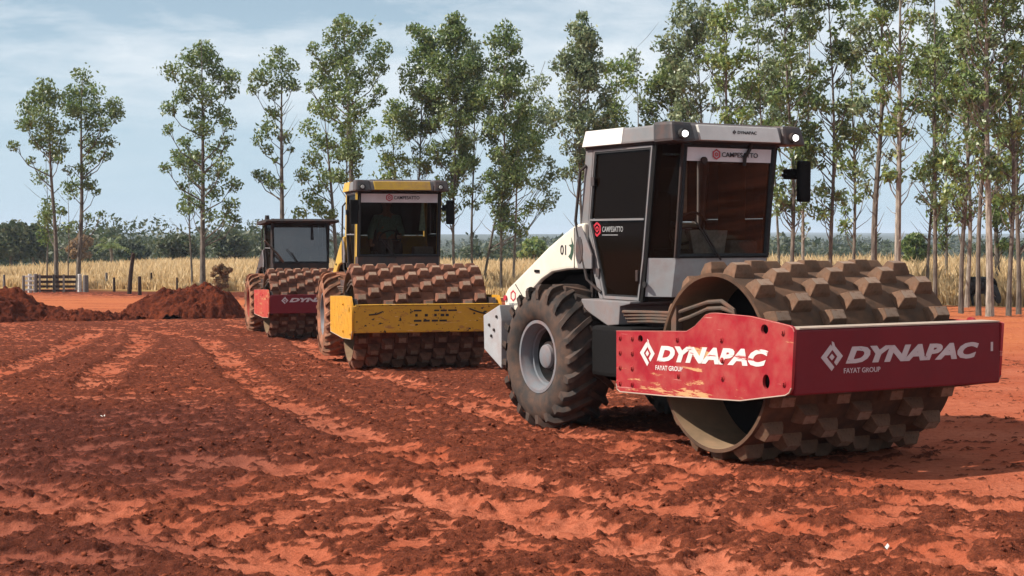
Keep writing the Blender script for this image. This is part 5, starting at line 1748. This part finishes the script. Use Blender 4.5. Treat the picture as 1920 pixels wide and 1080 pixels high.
        campesatto(ban, mt, Vector((gx(zc2) + 0.0185, 0, 0)), (-0.10, 0.34, zc2 - h2 * 0.16, zc2 + h2 * 0.20), 'black_print', r=h2 * 0.40)
    # rear and far glass, liner
    mb = MB(); mb.box(rx_t + 0.02, rx_t + 0.03, -y_ + 0.09, y_ - 0.09, 2.15, TOP - 0.05); mb.build("rear_pane", M['glass_door'], root)
    mb = MB(); mb.box(rx_m + 0.05, rx_m + 0.09, -y_ + 0.09, y_ - 0.09, 1.36, 2.14); mb.build("rear_wall", M['black'], root)
    mb = MB(); mb.box(rx_b, fx_b, -y_ + 0.08, y_ - 0.08, 1.355, 1.39); mb.build("floor_mat", M['black'], root)
    mb = MB(); mb.box(rx_t + 0.05, gx_t - 0.05, -y_ + 0.08, y_ - 0.08, TOP - 0.03, TOP - 0.01); mb.build("headliner", M['black'], root)
    # seat, steering column, console
    sy = -0.10
    mb = MB(); mb.box(-2.35, -1.92, sy - 0.25, sy + 0.25, 1.72, 1.86); mb.build("seat", M['seat'], root, bevel=0.04)
    mb = MB(); mb.box(-2.42, -2.30, sy - 0.24, sy + 0.24, 1.84, 2.45); mb.build("seat_back", M['seat'], root, bevel=0.05)
    mb = MB(); mb.cyl((-2.13, sy, 1.39), (-2.13, sy, 1.72), 0.12, 0.16, 12); mb.build("seat_base", M['panel'], root)
    mb = MB(); mb.tube([(-1.55, sy, 1.39), (-1.62, sy, 1.95), (-1.70, sy, 2.05)], 0.04, 8); mb.build("steering_column", M['panel'], root)
    mb = MB()
    ring = []
    cW = Vector((-1.72, sy, 2.07)); ux, uy = Vector((0, 1, 0)), Vector((0.55, 0, 0.83))
    for k in range(25):
        a = 2 * math.pi * k / 24
        ring.append(cW + ux * 0.19 * math.cos(a) + uy * 0.19 * math.sin(a))
    mb.tube(ring, 0.014, 6); mb.tube([cW - ux * 0.18, cW + ux * 0.18], 0.012, 5); mb.build("steering_wheel", M['seat'], root)
    mb = MB(); mb.box(-1.75, -1.50, 0.28, 0.62, 1.39, 1.95); mb.build("console", M['panel'], root, bevel=0.03)
    if new:
        mb = MB(); mb.hexa([(-1.46, -0.20, 1.80), (-1.45, -0.20, 1.80), (-1.45, 0.16, 1.80), (-1.46, 0.16, 1.80)], [(-1.40, -0.30, 2.05), (-1.39, -0.30, 2.05), (-1.39, 0.16, 2.05), (-1.40, 0.16, 2.05)]); mb.build("dashboard_sheet", M['paper'], root)
        mb = MB(); mb.box(-2.2, -1.75, 0.655, 0.662, 1.5, 2.75); mb.build("side_liner", M['liner'], root)
    # hanging cloth inside the glass
    cy_ = P['cloth_y']
    mb = MB()
    mb.hexa([(-1.50, cy_ - 0.055, 2.22), (-1.44, cy_ - 0.055, 2.22), (-1.44, cy_ + 0.055, 2.22), (-1.50, cy_ + 0.055, 2.22)],
            [(-1.41, cy_ - 0.015, 2.72), (-1.38, cy_ - 0.015, 2.72), (-1.38, cy_ + 0.015, 2.72), (-1.41, cy_ + 0.015, 2.72)])
    mb.build("hanging_cloth", M[P['cloth']], root, bevel=0.012)
    # wipers
    mb = MB(); mb.tube([(gx_m + 0.05, -0.05, wsill - 0.02), (gx_m + 0.03, -0.25, wsill + 0.28)], 0.011, 5)
    mb.tube([(gx_m + 0.045, -0.10, wsill + 0.02), (gx_m + 0.045, -0.36, wsill + 0.37)], 0.008, 4)
    mb.build("wiper", M['black'], root)
    if new:
        mb = MB(); mb.tube([(gx_t + 0.03, 0.24, 2.93), (gx_t + 0.03, 0.22, 2.84), (gx_t + 0.02, 0.17, 2.76), (gx_t + 0.01, 0.17, 2.68)], 0.018, 6); mb.build("wiper", M['black'], root)
        mb = MB(); mb.cyl((gx_t + 0.015, -0.33, 2.72), (gx_t + 0.04, -0.33, 2.72), 0.035, None, 12); mb.build("wiper_motor_cap", M['black'], root)
    # ---- roof
    rf = P['roof']
    if P['name'] != 'red':
        # outline of the roof from above, corners cut
        RX0, RX1, RY = -2.66, -0.99, 0.79

        def slab(name, poly, z0, z1, taper, mat, par, bevel=0.015):
            n = len(poly)
            cx_, cy2 = -1.8, 0.0
            up = [((x - cx_) * taper + cx_, (y - cy2) * taper + cy2) for x, y in poly]
            mb = MB(); mb.add([(x, y, z0) for x, y in poly] + [(x, y, z1) for x, y in up],
                              [tuple(range(n - 1, -1, -1)), tuple(range(n, 2 * n))] + [(i, (i + 1) % n, n + (i + 1) % n, n + i) for i in range(n)])
            return mb.build(name, M[mat], par, bevel=bevel)
        roof = slab("roof", [(RX0, -RY + 0.06), (RX0 + 0.08, -RY), (-1.25, -RY), (RX1 - 0.04, -0.60), (RX1, -0.3), (RX1, 0.3), (RX1 - 0.04, 0.60), (-1.25, RY), (RX0 + 0.08, RY), (RX0, RY - 0.06)], 2.90, 3.06, 0.965, 'grey', root, 0.02)
        slab("roof_cap", [(-2.4, -0.55), (-1.15, -0.55), (-1.15, 0.55), (-2.4, 0.55)], 3.058, 3.085, 0.95, 'dgrey', roof, 0.01)
        for sgn in (-1, 1):
            mb = MB(); mb.hexa([(RX0 + 0.07, sgn * (RY + 0.006), 2.905), (-1.86, sgn * (RY + 0.006), 2.905), (-1.86, sgn * (RY - 0.05), 2.905), (RX0 + 0.07, sgn * (RY - 0.05), 2.905)],
                               [(RX0 + 0.10, sgn * (RY - 0.020), 3.066), (-1.86, sgn * (RY - 0.020), 3.066), (-1.86, sgn * (RY - 0.25), 3.066), (RX0 + 0.10, sgn * (RY - 0.25), 3.066)])
            mb.build("roof_side_panel", M[rf], roof, bevel=0.006)
            # corner housings with lamps
            hcy = sgn * 0.665
            mb = MB(); mb.hexa([(-1.30, hcy - 0.14, 2.885), (-0.97, hcy - 0.14, 2.885), (-0.97, hcy + 0.14, 2.885), (-1.30, hcy + 0.15, 2.885)],
                               [(-1.32, hcy - 0.13, 3.085), (-1.02, hcy - 0.12, 3.075), (-1.02, hcy + 0.11, 3.07), (-1.32, hcy + 0.12, 3.08)])
            hs = mb.build("lamp_housing", M['dgrey'], roof, bevel=0.03)
            mb = MB(); mb.cyl((-1.06, hcy - 0.02, 2.955), (-0.945, hcy - 0.02, 2.955), 0.050, 0.052, 18); mb.build("lamp_bezel", M['black'], hs)
            mb = MB(); mb.cyl((-0.955, hcy - 0.02, 2.955), (-0.928, hcy - 0.02, 2.955), 0.034, 0.028, 18); mb.build("lamp_lens", M['lamp_on' if new else 'lamp_off'], hs, smooth=True)
        mb = MB(); mb.hexa([(RX1 - 0.1, -0.47, 2.905), (RX1 + 0.012, -0.47, 2.905), (RX1 + 0.012, 0.49, 2.905), (RX1 - 0.1, 0.49, 2.905)],
                           [(RX1 - 0.14, -0.49, 3.055), (RX1 - 0.018, -0.49, 3.05), (RX1 - 0.018, 0.47, 3.05), (RX1 - 0.14, 0.47, 3.055)])
        fas = mb.build("roof_front_panel", M[rf], roof, bevel=0.008)
        if new:
            me = text_mesh("DYNAPAC", (-0.03, 0.20, 2.975, 3.005), 0.001, bold=0.02); me.transform(M_FRONT); me.transform(Matrix.Translation((RX1 + 0.0015, 0, 0))); link("lettering", me, M['black_print'], fas)
            ms = [curve_mesh(lp, 0.001) for lp in logo_loops(-0.07, 2.99, 0.022, 0.02)]
            me = join_meshes(ms, "logo"); me.transform(M_FRONT); me.transform(Matrix.Translation((RX1 + 0.0015, 0, 0))); link("logo", me, M['black_print'], fas)
        # dark visor line below the roof
        mb = MB(); mb.prism([(rx_t, -y_ - 0.01), (fx_t, -y_ - 0.01), (gx_t + 0.03, -gy - 0.02), (gx_t + 0.03, gy + 0.02), (fx_t, y_ + 0.01), (rx_t, y_ + 0.01)], TOP - 0.025, TOP + 0.003, 'z'); mb.build("roof_gasket", M['black'], roof)
    else:
        mb = MB(); mb.prism([(-2.75, 2.74), (-1.05, 2.80), (-1.0, 2.84), (-1.05, 2.88), (-2.75, 2.84)], -0.92, 0.92)
        roof = mb.build("roof", M['black'], root, bevel=0.015)
        mb = MB(); mb.cyl((-1.25, -0.86, 2.88), (-1.25, -0.86, 2.98), 0.06, 0.05, 12); mb.build("beacon", M['black'], roof)
        mb = MB(); mb.tube([(-1.1, -0.95, 2.35), (-1.2, -0.6, 2.0), (-1.25, -0.45, 1.80)], 0.03, 6); mb.build("handrail", M['hose'], root)
    # ---- mirrors
    for sgn in P['mirrors']:
        mb = MB(); mb.tube([(-1.22, sgn * (y_ - 0.03), 2.60), (-1.05, sgn * (y_ + 0.06), 2.60), (-1.0, sgn * (y_ + 0.08), 2.70), (-1.0, sgn * (y_ + 0.10), 2.70)], 0.018, 6)
        mb.box(-1.22, -1.1, min(sgn * 0.72, sgn * 0.90), max(sgn * 0.72, sgn * 0.90), 2.56, 2.66)
        arm = mb.build("mirror_arm", M['void'], root)
        mb = MB(); mb.box(-1.06, -0.99, min(sgn * (y_ + 0.01), sgn * (y_ + 0.15)), max(sgn * (y_ + 0.01), sgn * (y_ + 0.15)), 2.33, 2.74)
        hd = mb.build("mirror_housing", M['void'], root, bevel=0.025)
        mb = MB(); mb.box(-1.067, -1.061, min(sgn * (y_ + 0.03), sgn * (y_ + 0.13)), max(sgn * (y_ + 0.03), sgn * (y_ + 0.13)), 2.36, 2.71); mb.build("mirror_glass", M['mirror'], hd)
    return root


WHITE = dict(name='white', new=True, Rs=0.79, drum='steel_drum', pad='steel_pad', frame='red', beam='red_beam_shaded', body='cream', sill='grey', bumper='grey_light',
             wheel=('rubber', 'rim'), cabframe='grey', post='grey', door='grey', lower='grey_light', glass='glass', banner=True, cloth_y=-0.35, cloth='cloth', roof='cabwhite', mirrors=(1,), roll=0.1)
YELLOW = dict(name='yellow', new=False, Rs=0.745, drum='steel_drum2', pad='steel_pad2', frame='yellow', beam='yellow_beam', body='yellow_cab', sill='dgrey', bumper='dgrey',
              wheel=('rubber2', 'rim'), cabframe='yellow_cab', post='yellow_cab', door='dgrey', lower='dgrey', glass='glass', banner=True, cloth_y=0.42, cloth='cloth_green', roof='yellow_cab', mirrors=(-1, 1), roll=0.0)
RED = dict(name='red', new=False, Rs=0.745, drum='steel_drum2', pad='steel_pad2', frame='red_old', beam='red_beam_shaded', body='dgrey', sill='black', bumper='black',
           wheel=('rubber2', 'rim_red'), cabframe='black', post='black', door='black', lower='black', glass='glass_sky', banner=False, cloth_y=0.3, cloth='seat', roof='black', mirrors=(), roll=0.15)

roller((2.686, 14.109, 0.0), -1.056, "white-cabbed roller with scraped red drum frame, numbered 01, nearest and largest of the three", WHITE)
yz = zg(-1.6, 25.15) + 0.02
roller((-1.6, 25.15, yz), math.radians(-76), "yellow roller with chipped yellow front beam, standing between the other two", YELLOW)
rz_ = zg(-4.93, 37.8) + 0.02
roller((-4.93, 37.8, rz_), math.radians(-73), "farthest roller, dark canopy cab, red front beam and mud-red tyres", RED)


def in_roller(loc, rz, x, y, z):
    return (loc[0] + x * math.cos(rz) - y * math.sin(rz), loc[1] + x * math.sin(rz) + y * math.cos(rz), loc[2] + z)


operator(in_roller((-1.6, 25.15, yz), math.radians(-76), -2.14, -0.10, 1.98), math.radians(-76), "dark-haired person in grey-green long-sleeved shirt seated in the yellow roller's cab")


# ------------------------------------------------------------------ small pale litter
def scrap(u, v, w, label, mat='paper'):
    x, y = ground_at(u, v)
    h = float(soil_fields(np.array([x]), np.array([y]))[0][0])
    mb = MB()
    pts = [(-w, -0.02, 0.01), (-w * 0.4, 0.02, 0.022), (w * 0.2, -0.01, 0.012), (w, 0.02, 0.028)]
    up = [(p[0], p[1] + 0.035, p[2] + 0.010) for p in pts]
    mb.add(pts + up, [(0, 1, 5, 4), (1, 2, 6, 5), (2, 3, 7, 6)])
    mb.add([(p[0], p[1], p[2] - 0.004) for p in pts + up], [(0, 4, 5, 1), (1, 5, 6, 2), (2, 6, 7, 3)])
    o = mb.build("paper_scrap", M[mat], None)
    o.location = (x, y, zg(x, y) + h)
    o.rotation_euler = (0, 0, random.uniform(-0.5, 0.5))
    tag(o, label, "scrap", "pale scraps lying on the red soil")


scrap(1660, 1021, 0.035, "pale paper scrap on the smooth soil below the near roller's drum", 'whitewash')
scrap(192, 782, 0.03, "small white scrap on the dark soil", 'whitewash')

# ------------------------------------------------------------------ the air
if HAZE > 0:
    m = bpy.data.materials.new("haze")
    m.use_nodes = True
    nt = m.node_tree
    nt.nodes.clear()
    o_ = nt.nodes.new("ShaderNodeOutputMaterial")
    pv = nt.nodes.new("ShaderNodeVolumePrincipled")
    pv.inputs["Color"].default_value = (0.72, 0.84, 1.0, 1)
    pv.inputs["Density"].default_value = HAZE
    nt.links.new(pv.outputs[0], o_.inputs["Volume"])
    mb = MB(); mb.box(-26000, 26000, -60, 9600, -16, 42)
    tag(mb.build("haze", m, None), "thin pale haze over the land", kind="stuff")
